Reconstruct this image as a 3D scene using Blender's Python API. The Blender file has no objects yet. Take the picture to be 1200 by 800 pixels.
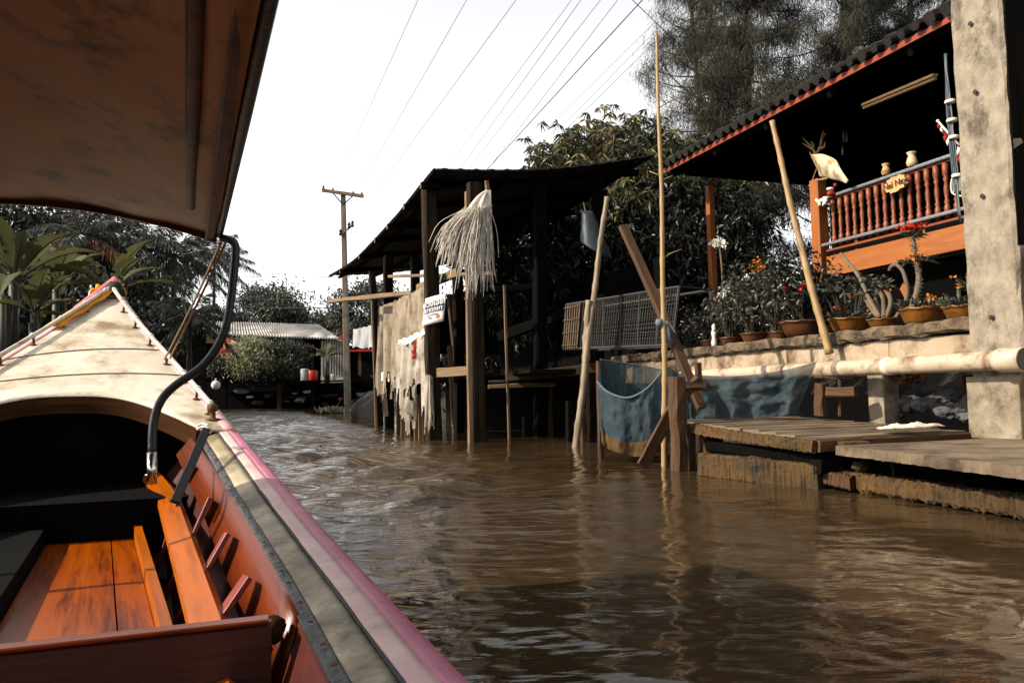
import bpy, bmesh, math, random
import numpy as np
from mathutils import Vector, Matrix
random.seed(7); rng = np.random.default_rng(7)
R = math.radians
SC = bpy.context.scene
COL = SC.collection
# ---------------------------------------------------------------- camera
F = 933.0; CAMZ = 0.65
PITCH = math.atan(59/933.0); ROLL = 0.02
cp, sp, cr, sr = math.cos(PITCH), math.sin(PITCH), math.cos(ROLL), math.sin(ROLL)
FWD = Vector((0, cp, sp)); UP0 = Vector((0, -sp, cp)); RT0 = Vector((1, 0, 0))
RT = RT0*cr - UP0*sr; UP = UP0*cr + RT0*sr
CAM = Vector((0, 0, CAMZ))
cam = bpy.data.objects.new('camera', bpy.data.cameras.new('camera'))
COL.objects.link(cam)
cam.data.sensor_width = 36; cam.data.lens = F/1200*36
cam.data.clip_start = 0.02; cam.data.clip_end = 2000
m3 = Matrix((RT, UP, -FWD)).transposed()
cam.matrix_world = Matrix.Translation(CAM) @ m3.to_4x4()
SC.camera = cam
def ray(px, py):
    return FWD + RT*((px-600)/F) + UP*((400-py)/F)
def P(px, py, D):
    d = ray(px, py); return CAM + d*(D/d.y)
def PZ(px, py, z):
    d = ray(px, py); return CAM + d*((z-CAMZ)/d.z)
TH = R(18.8)
U = Vector((-math.sin(TH), math.cos(TH), 0)); NL = Vector((math.cos(TH), math.sin(TH), 0))
def PL(px, py, L):
    d = ray(px, py); return CAM + d*(L/d.dot(NL))
def W(s, L, z):
    return U*s + NL*L + Vector((0, 0, z))
def SL(v): return (v.dot(U), v.dot(NL), v.z)
# ---------------------------------------------------------------- light
SUN_AZ, SUN_EL = -105.0, 34.0     # clockwise from +Y
w = bpy.data.worlds.new('World'); SC.world = w; w.use_nodes = True
nt = w.node_tree; bg = nt.nodes['Background']
sky = nt.nodes.new('ShaderNodeTexSky'); sky.sky_type = 'NISHITA'; sky.sun_disc = False
sky.sun_elevation = R(SUN_EL); sky.sun_rotation = R(SUN_AZ % 360)
sky.air_density = 1.0; sky.dust_density = 1.2; sky.ozone_density = 0.6; sky.altitude = 0
hs = nt.nodes.new('ShaderNodeHueSaturation'); hs.inputs['Saturation'].default_value = 0.06
nt.links.new(sky.outputs[0], hs.inputs['Color']); nt.links.new(hs.outputs[0], bg.inputs['Color'])
bg.inputs['Strength'].default_value = 0.15
sd = bpy.data.lights.new('sun', 'SUN'); sd.energy = 4.8; sd.angle = R(0.6); sd.color = (1.0, 0.87, 0.70)
so = bpy.data.objects.new('sun', sd); COL.objects.link(so)
sdir = Vector((math.sin(R(SUN_AZ))*math.cos(R(SUN_EL)), math.cos(R(SUN_AZ))*math.cos(R(SUN_EL)), math.sin(R(SUN_EL))))
so.rotation_euler = sdir.to_track_quat('Z', 'Y').to_euler(); so.location = sdir*60
SC.view_settings.view_transform = 'Standard'; SC.view_settings.look = 'None'
SC.view_settings.exposure = 1.1; SC.view_settings.gamma = 1; SC.view_settings.use_curve_mapping = False
SC.render.engine = 'CYCLES'
SC.cycles.max_bounces = 8; SC.cycles.transparent_max_bounces = 16
# ---------------------------------------------------------------- materials
MATS = {}
def dk(c):
    y = .3*c[0]+.6*c[1]+.1*c[2]; k = .66*min(1.12, (y/.45)**.55) if y > 0 else 1
    return tuple(max(0.0, y+(v-y)*1.22)*k for v in c)
def M(name, c1, c2=None, scale=4, rough=.8, bump=.25, bscale=None, c3=None, s3=1.6, a3=.5, st=(1, 1, 1), metal=0, uv=True, spec=.32, trans=0, transl=0, bdist=.01, contrast=.5):
    c1 = dk(c1); c2 = dk(c2) if c2 else None; c3 = dk(c3) if c3 else None
    m = bpy.data.materials.new(name); m.use_nodes = True; t = m.node_tree; N = t.nodes; L = t.links
    b = N['Principled BSDF']; b.inputs['Roughness'].default_value = rough; b.inputs['Metallic'].default_value = metal
    b.inputs['Specular IOR Level'].default_value = spec
    tc = N.new('ShaderNodeTexCoord'); mp = N.new('ShaderNodeMapping'); mp.inputs['Scale'].default_value = st
    L.new(tc.outputs['UV' if uv else 'Object'], mp.inputs['Vector'])
    oi = N.new('ShaderNodeObjectInfo'); vm = N.new('ShaderNodeVectorMath'); vm.operation = 'ADD'
    sc_ = N.new('ShaderNodeMath'); sc_.operation = 'MULTIPLY'; sc_.inputs[1].default_value = 31.0
    L.new(oi.outputs['Random'], sc_.inputs[0]); L.new(mp.outputs[0], vm.inputs[0]); L.new(sc_.outputs[0], vm.inputs[1])
    n1 = N.new('ShaderNodeTexNoise'); n1.inputs['Scale'].default_value = scale; n1.inputs['Detail'].default_value = 9; n1.inputs['Roughness'].default_value = .62
    L.new(vm.outputs[0], n1.inputs['Vector'])
    r1 = N.new('ShaderNodeValToRGB'); r1.color_ramp.elements[0].position = .5-contrast*.36; r1.color_ramp.elements[1].position = .5+contrast*.36
    r1.color_ramp.elements[0].color = (*c1, 1); r1.color_ramp.elements[1].color = (*(c2 or c1), 1)
    L.new(n1.outputs[0], r1.inputs[0]); colour = r1.outputs[0]
    if c3:
        n3 = N.new('ShaderNodeTexNoise'); n3.inputs['Scale'].default_value = s3; n3.inputs['Detail'].default_value = 6; n3.inputs['Roughness'].default_value = .7
        L.new(vm.outputs[0], n3.inputs['Vector'])
        r3 = N.new('ShaderNodeValToRGB'); r3.color_ramp.elements[0].position = .62-a3*.28; r3.color_ramp.elements[1].position = .78-a3*.28
        L.new(n3.outputs[0], r3.inputs[0])
        mx = N.new('ShaderNodeMix'); mx.data_type = 'RGBA'; L.new(r3.outputs[0], mx.inputs[0]); L.new(colour, mx.inputs[6]); mx.inputs[7].default_value = (*c3, 1)
        colour = mx.outputs[2]
    L.new(colour, b.inputs['Base Color'])
    if bump:
        nb = N.new('ShaderNodeTexNoise'); nb.inputs['Scale'].default_value = bscale or scale*4; nb.inputs['Detail'].default_value = 5
        L.new(vm.outputs[0], nb.inputs['Vector'])
        bp = N.new('ShaderNodeBump'); bp.inputs['Strength'].default_value = bump; bp.inputs['Distance'].default_value = bdist
        L.new(nb.outputs[0], bp.inputs['Height']); L.new(bp.outputs[0], b.inputs['Normal'])
    out = N['Material Output']; surf = b.outputs[0]
    if transl:
        tl = N.new('ShaderNodeBsdfTranslucent'); L.new(colour, tl.inputs['Color'])
        ms = N.new('ShaderNodeMixShader'); ms.inputs[0].default_value = transl; L.new(surf, ms.inputs[1]); L.new(tl.outputs[0], ms.inputs[2]); surf = ms.outputs[0]
    if trans:
        tp = N.new('ShaderNodeBsdfTransparent'); ms = N.new('ShaderNodeMixShader'); ms.inputs[0].default_value = trans
        L.new(surf, ms.inputs[1]); L.new(tp.outputs[0], ms.inputs[2]); surf = ms.outputs[0]
    L.new(surf, out.inputs['Surface'])
    MATS[name] = m
    return m
# ---------------------------------------------------------------- mesh builder
def basis(d, up=Vector((0, 0, 1))):
    d = d.normalized()
    if abs(d.dot(up)) > .985: up = Vector((0, 1, 0)) if abs(d.y) < .9 else Vector((1, 0, 0))
    s = d.cross(up).normalized(); u = s.cross(d).normalized()
    return d, s, u
def V(*a): return Vector(a)
def lerp(a, b, t): return a + (b-a)*t
class MB:
    def __init__(s): s.v = []; s.f = []; s.uv = []
    def add(s, vs, fs, uvs=None):
        o = len(s.v); s.v += [tuple(x) for x in vs]
        for i, f in enumerate(fs):
            s.f.append(tuple(o+k for k in f))
            s.uv.append(uvs[i] if uvs else [(vs[k][0]+vs[k][1]*.7, vs[k][2]+vs[k][1]*.3) for k in f])
        return s
    def loft(s, rings, us, closed=True, cap=True):
        n = len(rings[0]); vs = [p for r in rings for p in r]; fs = []; uv = []
        ring = rings[0]; per = [0]
        for k in range(n): per.append(per[-1]+(Vector(ring[(k+1) % n])-Vector(ring[k])).length)
        ou = random.random()*9; ov = random.random()*9
        for i in range(len(rings)-1):
            for k in range(n if closed else n-1):
                k2 = (k+1) % n
                fs.append((i*n+k, i*n+k2, (i+1)*n+k2, (i+1)*n+k))
                uv.append([(ou+us[i], ov+per[k]), (ou+us[i], ov+per[k+1]), (ou+us[i+1], ov+per[k+1]), (ou+us[i+1], ov+per[k])])
        if cap and closed:
            for base, rr in ((0, 1), ((len(rings)-1)*n, 0)):
                f = [base+k for k in range(n)]
                if rr: f = f[::-1]
                fs.append(tuple(f)); uv.append([(ov+k*.01, ou) for k in range(n)])
        return s.add(vs, fs, uv)
    def beam(s, p0, p1, w, h, up=Vector((0, 0, 1)), seg=5, jit=.03, ch=.14, taper=1.0, bend=0.0):
        p0, p1 = Vector(p0), Vector(p1); d, sd_, u = basis(p1-p0, up); ln = (p1-p0).length
        c = min(w, h)*ch; rings = []; us = []; j = jit*min(w, h)
        pr = [(w/2-c, h/2), (w/2, h/2-c), (w/2, -h/2+c), (w/2-c, -h/2), (-w/2+c, -h/2), (-w/2, -h/2+c), (-w/2, h/2-c), (-w/2+c, h/2)]
        ba = random.uniform(-1, 1)*bend; bb = random.uniform(-1, 1)*bend
        for i in range(seg+1):
            t = i/seg; k = lerp(1, taper, t); bow = math.sin(math.pi*t)
            rings.append([p0+d*ln*t+sd_*(x*k+random.uniform(-j, j)+ba*bow)+u*(y*k+random.uniform(-j, j)+bb*bow)+d*(random.uniform(-j, j) if i in (0, seg) else 0) for x, y in pr])
            us.append(t*ln)
        return s.loft(rings, us)
    def box(s, c, sx, sy, sz, rz=0, jit=0.0, ch=.04):
        c = Vector(c); ax = Vector((math.cos(rz), math.sin(rz), 0)); 
        return s.beam(c-ax*sx/2, c+ax*sx/2, sy, sz, seg=1, jit=jit, ch=ch)
    def tube(s, pts, r, n=8, cap=True, jit=0.0):
        pts = [Vector(p) for p in pts]; m = len(pts)
        rs = r if isinstance(r, (list, tuple)) else [r]*m
        rings = []; us = [0]
        d0, sd_, u = basis(pts[1]-pts[0])
        for i, p in enumerate(pts):
            t = (pts[min(i+1, m-1)]-pts[max(i-1, 0)]).normalized()
            sd_ = (sd_-t*sd_.dot(t)).normalized(); u = sd_.cross(t)
            rings.append([p+(sd_*math.cos(2*math.pi*k/n)+u*math.sin(2*math.pi*k/n))*rs[i]*(1+random.uniform(-jit, jit)) for k in range(n)])
            if i: us.append(us[-1]+(p-pts[i-1]).length)
        return s.loft(rings, us, cap=cap)
    def lathe(s, prof, c, n=20, axis=Vector((0, 0, 1)), wob=0):
        c = Vector(c); d, a, b = basis(axis); rings = []; us = [0]
        for i, (r, h) in enumerate(prof):
            rings.append([c+d*h+(a*math.cos(2*math.pi*k/n)+b*math.sin(2*math.pi*k/n))*r*(1+wob*math.sin(k*math.pi)) for k in range(n)])
            if i: us.append(us[-1]+math.hypot(r-prof[i-1][0], h-prof[i-1][1]))
        return s.loft(rings, us)
    def grid(s, rows, thick=0.0, keep=None):
        nr, nc = len(rows), len(rows[0]); vs = [Vector(p) for r in rows for p in r]
        fs = []; uv = []
        ul = [0]; vl = [0]
        for i in range(1, nr): ul.append(ul[-1]+(vs[i*nc+nc//2]-vs[(i-1)*nc+nc//2]).length)
        for k in range(1, nc): vl.append(vl[-1]+(vs[(nr//2)*nc+k]-vs[(nr//2)*nc+k-1]).length)
        quads = []
        for i in range(nr-1):
            for k in range(nc-1):
                if keep and not keep(i, k): continue
                quads.append((i, k))
        def uvq(i, k): return [(ul[i], vl[k]), (ul[i+1], vl[k]), (ul[i+1], vl[k+1]), (ul[i], vl[k+1])]
        if not thick:
            for i, k in quads: fs.append((i*nc+k, (i+1)*nc+k, (i+1)*nc+k+1, i*nc+k+1)); uv.append(uvq(i, k))
            return s.add(vs, fs, uv)
        nrm = []
        for i in range(nr):
            for k in range(nc):
                a = vs[min(i+1, nr-1)*nc+k]-vs[max(i-1, 0)*nc+k]; b = vs[i*nc+min(k+1, nc-1)]-vs[i*nc+max(k-1, 0)]
                nn = a.cross(b); nrm.append(nn.normalized() if nn.length > 1e-9 else Vector((0, 0, 1)))
        n0 = len(vs); vs2 = vs+[v-nrm[i]*thick for i, v in enumerate(vs)]
        qs = set(quads)
        for i, k in quads:
            a, b, c, d = i*nc+k, (i+1)*nc+k, (i+1)*nc+k+1, i*nc+k+1
            fs.append((a, b, c, d)); uv.append(uvq(i, k)); fs.append((d+n0, c+n0, b+n0, a+n0)); uv.append(uvq(i, k)[::-1])
            for (ni, nk), (e0, e1) in (((i-1, k), (d, a)), ((i+1, k), (b, c)), ((i, k-1), (a, b)), ((i, k+1), (c, d))):
                if (ni, nk) not in qs:
                    fs.append((e1, e0, e0+n0, e1+n0)); uv.append([uvq(i, k)[0]]*4)
        return s.add(vs2, fs, uv)
    def poly(s, pts, depth):      # planar outline extruded by a vector
        pts = [Vector(p) for p in pts]; n = len(pts); dv = Vector(depth)
        fs = [tuple(range(n)), tuple(range(2*n-1, n-1, -1))]+[(k, k+n, (k+1) % n+n, (k+1) % n) for k in range(n)]
        return s.add(pts+[p+dv for p in pts], fs)
    def sphere(s, c, r, n=10, sq=(1, 1, 1), jit=0):
        c = Vector(c); rings = []
        for i in range(1, n):
            a = math.pi*i/n
            rings.append([c+Vector((math.sin(a)*math.cos(2*math.pi*k/(2*n))*sq[0], math.sin(a)*math.sin(2*math.pi*k/(2*n))*sq[1], -math.cos(a)*sq[2]))*r*(1+random.uniform(-jit, jit)) for k in range(2*n)])
        return s.loft(rings, [i*r*math.pi/n for i in range(n-1)])
    def build(s, name, mat, parent=None, smooth=False, origin=None, **kw):
        me = bpy.data.meshes.new(name)
        if parent is not None: o0 = worldloc(parent)
        elif origin is not None: o0 = Vector(origin)
        else:
            a = np.array(s.v); mn, mx_ = a.min(0), a.max(0); o0 = Vector(((mn[0]+mx_[0])/2, (mn[1]+mx_[1])/2, mn[2]))
        me.from_pydata([(x[0]-o0.x, x[1]-o0.y, x[2]-o0.z) for x in s.v], [], s.f)
        ul = me.uv_layers.new(name='UVMap'); flat = [c for f in s.uv for q in f for c in q]
        ul.data.foreach_set('uv', flat)
        bm_ = bmesh.new(); bm_.from_mesh(me); bmesh.ops.recalc_face_normals(bm_, faces=bm_.faces); bm_.to_mesh(me); bm_.free()
        me.materials.append(MATS[mat] if isinstance(mat, str) else mat)
        if smooth:
            for p in me.polygons: p.use_smooth = True
        o = bpy.data.objects.new(name, me); COL.objects.link(o)
        if parent is not None: o.parent = parent
        else: o.location = o0
        for k, x in kw.items(): o[k] = x
        return o
def worldloc(o):
    l = Vector(o.location)
    while o.parent: o = o.parent; l += Vector(o.location)
    return l
def thing(name, label, cat, loc, group=None):
    o = bpy.data.objects.new(name, None); COL.objects.link(o); o.location = loc; o.empty_display_size = .1
    o['label'] = label; o['category'] = cat
    if group: o['group'] = group
    return o
def tag(o, label, cat, group=None):
    o['label'] = label; o['category'] = cat
    if group: o['group'] = group
    return o
def cubic(pts, n=6):       # Catmull-Rom through points
    pts = [Vector(p) for p in pts]; out = []
    q = [pts[0]*2-pts[1]]+pts+[pts[-1]*2-pts[-2]]
    for i in range(1, len(q)-2):
        for k in range(n):
            t = k/n; a, b, c, d = q[i-1], q[i], q[i+1], q[i+2]
            out.append(.5*((2*b)+(c-a)*t+(2*a-5*b+4*c-d)*t*t+(3*b-a-3*c+d)*t**3))
    return out+[pts[-1]]
def interp(x, xs, ys):
    return float(np.interp(x, xs, ys))
def leaves(name, mat, C, Dr, ln, wd, parent=None, fold=.25, droop=.0, **kw):
    """numpy leaf mesh: C centres (N,3), Dr directions (N,3); each leaf a folded blade of four corners plus mid rib"""
    C = np.asarray(C, float); N = len(C); Dr = np.asarray(Dr, float); Dr /= np.linalg.norm(Dr, axis=1)[:, None]+1e-9
    ln = np.broadcast_to(np.asarray(ln, float), (N,))[:, None]; wd = np.broadcast_to(np.asarray(wd, float), (N,))[:, None]
    rv = rng.normal(size=(N, 3)); S = np.cross(Dr, rv); S /= np.linalg.norm(S, axis=1)[:, None]+1e-9; Nn = np.cross(S, Dr)
    z = np.array([0, 0, -1.0])
    a = C; b = C+Dr*ln*.45+S*wd*.5+Nn*wd*fold+z*droop*ln*.2; c = C+Dr*ln+z*droop*ln; d = C+Dr*ln*.45-S*wd*.5+Nn*wd*fold+z*droop*ln*.2
    e = C+Dr*ln*.5+z*droop*ln*.22
    vs = np.stack([a, b, c, d, e], 1).reshape(-1, 3)
    o0 = worldloc(parent) if parent is not None else Vector((vs[:, 0].mean(), vs[:, 1].mean(), vs[:, 2].min()))
    vs = vs-np.array(o0)
    base = np.arange(N)[:, None]*5
    f = np.stack([base+np.array([[0, 1, 2, 4]]), base+np.array([[0, 4, 2, 3]])], 1).reshape(-1)
    me = bpy.data.meshes.new(name); me.vertices.add(N*5); me.vertices.foreach_set('co', vs.ravel())
    me.loops.add(N*8); me.loops.foreach_set('vertex_index', f.astype(np.int32))
    me.polygons.add(N*2); me.polygons.foreach_set('loop_start', np.arange(N*2, dtype=np.int32)*4); me.polygons.foreach_set('loop_total', np.full(N*2, 4, np.int32))
    me.update(calc_edges=True); me.materials.append(MATS[mat] if isinstance(mat, str) else mat)
    o = bpy.data.objects.new(name, me); COL.objects.link(o)
    if parent is not None: o.parent = parent
    else: o.location = o0
    for k, x in kw.items(): o[k] = x
    return o
def unit(n):
    a = rng.normal(size=(n, 3)); return a/np.linalg.norm(a, axis=1)[:, None]
# ---------------------------------------------------------------- palette (desaturated base colours; dark tones deepened so shade renders blacker)
M('deck_white', (0.54, 0.48, 0.38), (0.7, 0.65, 0.56), scale=3, rough=.42, bump=0.25, c3=(0.34, 0.235, 0.13), s3=3.2, a3=0.5, uv=False)
M('gunwale_cream', (0.5, 0.44, 0.33), (0.3, 0.235, 0.14), scale=5, rough=.5, bump=.2, c3=(0.17, 0.12, 0.06), s3=3, a3=0.6, uv=False)
M('gunwale_white', (.72, .62, .56), (.58, .46, .42), scale=6, rough=.45, bump=.15, c3=(.30, .22, .16), s3=9, a3=.2, uv=False)
M('pink_paint', (.52, .17, .26), (.60, .24, .33), scale=5, rough=.5, bump=.2, c3=(.26, .12, .12), s3=11, a3=.2, uv=False)
M('pale_pink', (0.56, 0.38, 0.37), (0.62, 0.46, 0.43), scale=8, rough=.5, bump=.2, c3=(.45, .32, .26), s3=12, a3=.3, uv=False)
M('lead_strip', (.09, .095, .10), (.16, .16, .165), scale=14, rough=.5, bump=0.8, c3=(.05, .045, .04), s3=22, a3=.5, uv=False)
M('seam', (.07, .08, .09), rough=.7, bump=0)
M('varnish', (0.36, 0.08, 0.007), (0.5, 0.14, 0.013), scale=3.2, rough=.27, bump=0.2, st=(.5, 5, 1), c3=(0.17, 0.038, 0.008), s3=2.6, a3=0.5, bdist=.004, spec=.25, contrast=0.8)
M('varnish_bright', (0.48, 0.125, 0.01), (0.58, 0.18, 0.017), scale=3.2, rough=.32, bump=0.2, st=(.5, 6, 1), c3=(.38, .12, .025), s3=3, a3=0.48, bdist=.004, spec=.25, contrast=0.8)
M('varnish_red', (0.2, 0.036, 0.007), (0.3, 0.064, 0.01), scale=4, rough=.35, bump=.15, st=(.5, 5, 1), c3=(.06, .02, .01), s3=2, a3=.3)
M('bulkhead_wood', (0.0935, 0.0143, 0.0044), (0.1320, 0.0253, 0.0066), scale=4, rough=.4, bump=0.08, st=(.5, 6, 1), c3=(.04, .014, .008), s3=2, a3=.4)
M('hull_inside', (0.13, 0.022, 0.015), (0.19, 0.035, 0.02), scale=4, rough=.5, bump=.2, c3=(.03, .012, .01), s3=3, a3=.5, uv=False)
M('rib_pink', (0.28, 0.05, 0.045), (0.36, 0.08, 0.06), scale=6, rough=.5, bump=.2)
M('coaming', (0.07, 0.03, 0.014), (0.13, 0.06, 0.03), scale=5, rough=0.95, bump=.3, st=(.4, 3, 1), c3=(.05, .025, .015), s3=3, a3=.4, spec=0.04)
M('black_mat', (0.006, 0.008, 0.009), (0.012, 0.014, 0.016), scale=20, rough=0.95, bump=.4, spec=0.08)
M('rubber', (.014, .014, .015), (.03, .029, .028), scale=20, rough=.45, bump=.2)
M('chrome', (.65, .63, .60), (.55, .53, .5), rough=.15, metal=1, bump=.05)
M('rail_white', (0.52, 0.47, 0.38), (0.62, 0.57, 0.49), scale=10, rough=.35, bump=.1, c3=(.30, .15, .06), s3=12, a3=.3, uv=False)
M('rust', (.14, .06, .025), (.24, .11, .05), scale=20, rough=.8, bump=.4, uv=False)
M('canopy_skin', (0.26, 0.14, 0.05), (0.48, 0.29, 0.115), scale=1.6, rough=.55, bump=.25, st=(1.2, 0.9, 1), c3=(0.09, 0.042, 0.016), s3=8, a3=0.36, uv=False, contrast=0.7)
M('canopy_edge', (0.14, 0.062, 0.024), (0.24, 0.12, 0.05), scale=6, rough=.6, bump=.4, c3=(.05, .02, .01), s3=8, a3=.5, uv=False)
M('cloth_orange', (.75, .30, .05), (.82, .42, .09), scale=10, rough=.8, bump=.3, transl=.2)
M('cloth_green', (.012, .045, .022), (.02, .07, .03), scale=10, rough=.8, bump=.3)
M('cloth_pink', (.70, .22, .26), (.78, .34, .34), scale=10, rough=.8, bump=.3, transl=.2)
M('rope', (.30, .18, .09), (.40, .26, .14), scale=60, rough=.9, bump=.5)
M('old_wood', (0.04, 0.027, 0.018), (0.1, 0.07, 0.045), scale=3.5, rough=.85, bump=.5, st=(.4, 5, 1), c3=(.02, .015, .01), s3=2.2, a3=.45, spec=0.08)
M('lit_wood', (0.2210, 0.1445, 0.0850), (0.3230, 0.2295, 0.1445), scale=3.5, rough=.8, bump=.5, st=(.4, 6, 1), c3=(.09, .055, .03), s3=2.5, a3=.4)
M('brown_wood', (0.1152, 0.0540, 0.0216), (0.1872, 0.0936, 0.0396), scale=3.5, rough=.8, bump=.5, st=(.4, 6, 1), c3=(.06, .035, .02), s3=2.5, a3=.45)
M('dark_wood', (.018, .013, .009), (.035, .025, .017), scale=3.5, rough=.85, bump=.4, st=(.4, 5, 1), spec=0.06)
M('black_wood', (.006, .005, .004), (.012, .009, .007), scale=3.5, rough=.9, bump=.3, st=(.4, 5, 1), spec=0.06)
M('bamboo', (.34, .22, .11), (.46, .33, .19), scale=3, rough=.5, bump=.2, st=(.6, 6, 1), c3=(.15, .09, .045), s3=3, a3=.4)
M('bamboo_grey', (.26, .20, .14), (.36, .29, .21), scale=3, rough=.6, bump=.3, st=(.6, 6, 1), c3=(.12, .085, .05), s3=4, a3=.4)
M('platform_top', (0.1700, 0.1232, 0.0808), (0.2805, 0.2167, 0.1530), scale=5, rough=.8, bump=.35, st=(.5, 3, 1), c3=(0.1, 0.07, 0.045), s3=1.4, a3=0.5)
M('mossy_board', (0.11, 0.058, 0.02), (0.22, 0.125, 0.048), scale=7, rough=.9, bump=.9, bscale=22, c3=(0.05, 0.038, 0.018), s3=3.5, a3=0.62, bdist=.02)
M('concrete', (0.24, 0.2, 0.15), (0.36, 0.305, 0.235), scale=9, rough=.85, bump=0.6, bscale=50, c3=(0.15, 0.105, 0.07), s3=4, a3=0.5, uv=False)
M('plaster', (0.3520, 0.2640, 0.1804), (0.4576, 0.3696, 0.2728), scale=2.5, rough=.85, bump=.35, c3=(0.15, 0.095, 0.055), s3=1.9, a3=0.55, uv=False, st=(1, 1, 1))
M('whitewash', (0.56, 0.48, 0.39), (0.66, 0.59, 0.5), scale=3, rough=.8, bump=.3, c3=(.34, .23, .14), s3=3, a3=.32, uv=False)
M('ledge_stone', (0.12, 0.085, 0.055), (0.27, 0.2, 0.13), scale=9, rough=.95, bump=1, bscale=30, c3=(.05, .04, .028), s3=6, a3=.5, uv=False, bdist=.02)
M('pipe_pvc', (0.4250, 0.3485, 0.2635), (0.5100, 0.4335, 0.3485), scale=3, rough=.45, bump=.1, c3=(0.26, 0.17, 0.1), s3=4, a3=0.5, uv=False)
M('blue_net', (0.085, 0.125, 0.15), (0.12, 0.17, 0.2), scale=25, rough=.8, bump=0.6, trans=.22, transl=.25, c3=(.04, .07, .085), s3=2.5, a3=.4)
M('blue_net_dirty', (.16, .09, .035), (.22, .13, .06), scale=9, rough=.9, bump=.5, trans=.1, transl=.2)
M('net_edge', (0.1, 0.16, 0.185), (0.13, 0.2, 0.225), scale=40, rough=.8, bump=.3)
M('blue_bag', (.045, .075, .095), (.07, .11, .135), scale=5, rough=.5, bump=.2, transl=.3)
M('white_net', (0.6720, 0.6272, 0.5488), (0.8288, 0.7840, 0.7056), scale=14, rough=.9, bump=.4, transl=.3, c3=(.32, .28, .22), s3=3, a3=.3)
M('tarp_tan', (0.25, 0.2, 0.145), (0.42, 0.35, 0.265), scale=2.6, rough=.9, bump=.4, transl=.12, c3=(0.14, 0.105, 0.07), s3=2.2, a3=.4)
M('tarp_grey', (0.32, 0.28, 0.23), (0.5, 0.455, 0.39), scale=3, rough=.9, bump=.4, transl=.12, c3=(.17, .125, .085), s3=2.5, a3=.45)
M('white_cloth', (.74, .70, .63), (.82, .79, .73), scale=6, rough=.8, bump=.2, transl=.2, c3=(.5, .38, .22), s3=4, a3=.25)
M('flag_cream', (0.58, 0.5, 0.36), (0.68, 0.62, 0.48), scale=4, rough=.8, bump=.2, transl=.25, c3=(0.4, 0.24, 0.09), s3=6, a3=0.45)
M('roof_tin', (.055, .048, .042), (.10, .088, .075), scale=3, rough=.7, bump=.4, c3=(.10, .05, .025), s3=2, a3=.3, uv=False)
M('roof_tile', (0.025, 0.016, 0.012), (0.05, 0.03, 0.02), scale=5, rough=.9, bump=.6, c3=(.03, .03, .02), s3=3, a3=.5, uv=False)
M('house_orange', (0.3520, 0.1188, 0.0422), (0.4312, 0.1628, 0.0598), scale=3, rough=.6, bump=.2, st=(.5, 4, 1), c3=(.34, .10, .035), s3=2, a3=.35)
M('fascia_orange', (0.3360, 0.0600, 0.0160), (0.4160, 0.0880, 0.0240), scale=3, rough=.6, bump=.2, c3=(.22, .045, .02), s3=3, a3=.3, uv=False)
M('baluster_brown', (.26, .075, .035), (.34, .11, .05), scale=5, rough=.5, bump=.2)
M('rail_blue', (.23, .25, .28), (.32, .34, .37), scale=6, rough=.4, bump=.1, c3=(.15, .13, .12), s3=6, a3=.3)
M('pot_glaze', (0.2250, 0.0900, 0.0263), (0.3150, 0.1425, 0.0450), scale=6, rough=.4, bump=.25, c3=(.14, .06, .025), s3=5, a3=.4, uv=False)
M('pot_dark', (.13, .05, .022), (.20, .08, .035), scale=6, rough=.5, bump=.25, c3=(.06, .03, .018), s3=5, a3=.4, uv=False)
M('soil', (.022, .016, .011), (.045, .033, .022), scale=9, rough=1, bump=.8, uv=False)
M('mud', (.03, .022, .014), (.06, .045, .03), scale=2, rough=.9, bump=.6, uv=False)
M('grey_rock', (.10, .10, .10), (.19, .19, .185), scale=4, rough=.9, bump=.8, uv=False, c3=(.06, .06, .06), s3=3, a3=.4)
M('antler', (.30, .19, .10), (.40, .28, .16), scale=12, rough=.7, bump=.4)
M('vase', (.48, .36, .22), (.60, .48, .33), scale=8, rough=.5, bump=.2, c3=(.2, .12, .06), s3=6, a3=.3)
M('carved_wood', (.46, .28, .13), (.60, .42, .24), scale=8, rough=.7, bump=.6, c3=(.28, .15, .06), s3=8, a3=.4)
M('carved_dark', (.20, .07, .025), rough=.8, bump=0)
M('sign_white', (.66, .65, .63), (.74, .73, .71), scale=6, rough=.5, bump=.1, c3=(.4, .36, .32), s3=4, a3=.25)
M('sign_blue', (.06, .115, .16), (.09, .15, .20), scale=8, rough=.5, bump=.1)
M('sign_text', (.78, .77, .74), rough=.5, bump=0)
M('sign_orange', (.62, .17, .04), rough=.5, bump=0)
M('cable_blue', (0.0550, 0.0880, 0.1155), (0.0825, 0.1210, 0.1485), rough=.5, bump=0)
M('cable_grey', (0.1540, 0.1705, 0.1815), (0.1980, 0.2090, 0.2200), rough=.5, bump=0)
M('cable_black', (.012, .012, .012), rough=.6, bump=0)
M('cable_line', (.09, .09, .095), rough=.6, bump=0)
M('flag_red', (.52, .05, .03), rough=.8, bump=0, transl=.2)
M('flag_blue', (.02, .03, .10), rough=.8, bump=0, transl=.2)
M('lamp_housing', (0.17, 0.105, 0.05), (0.21, 0.135, 0.065), rough=.5, bump=.1)
M('leaf_mango', (0.07, 0.075, 0.04), (0.15, 0.15, 0.09), scale=.9, rough=.42, bump=0, uv=False, transl=.18)
M('leaf_mango_young', (0.17, 0.15, 0.065), (0.27, 0.235, 0.11), scale=.9, rough=.5, bump=0, uv=False, transl=.3)
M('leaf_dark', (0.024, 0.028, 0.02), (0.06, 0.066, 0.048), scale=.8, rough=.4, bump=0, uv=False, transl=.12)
M('leaf_grey', (0.0825, 0.0900, 0.0638), (0.1425, 0.1500, 0.1162), scale=1.5, rough=.5, bump=0, uv=False, transl=.15)
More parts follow.
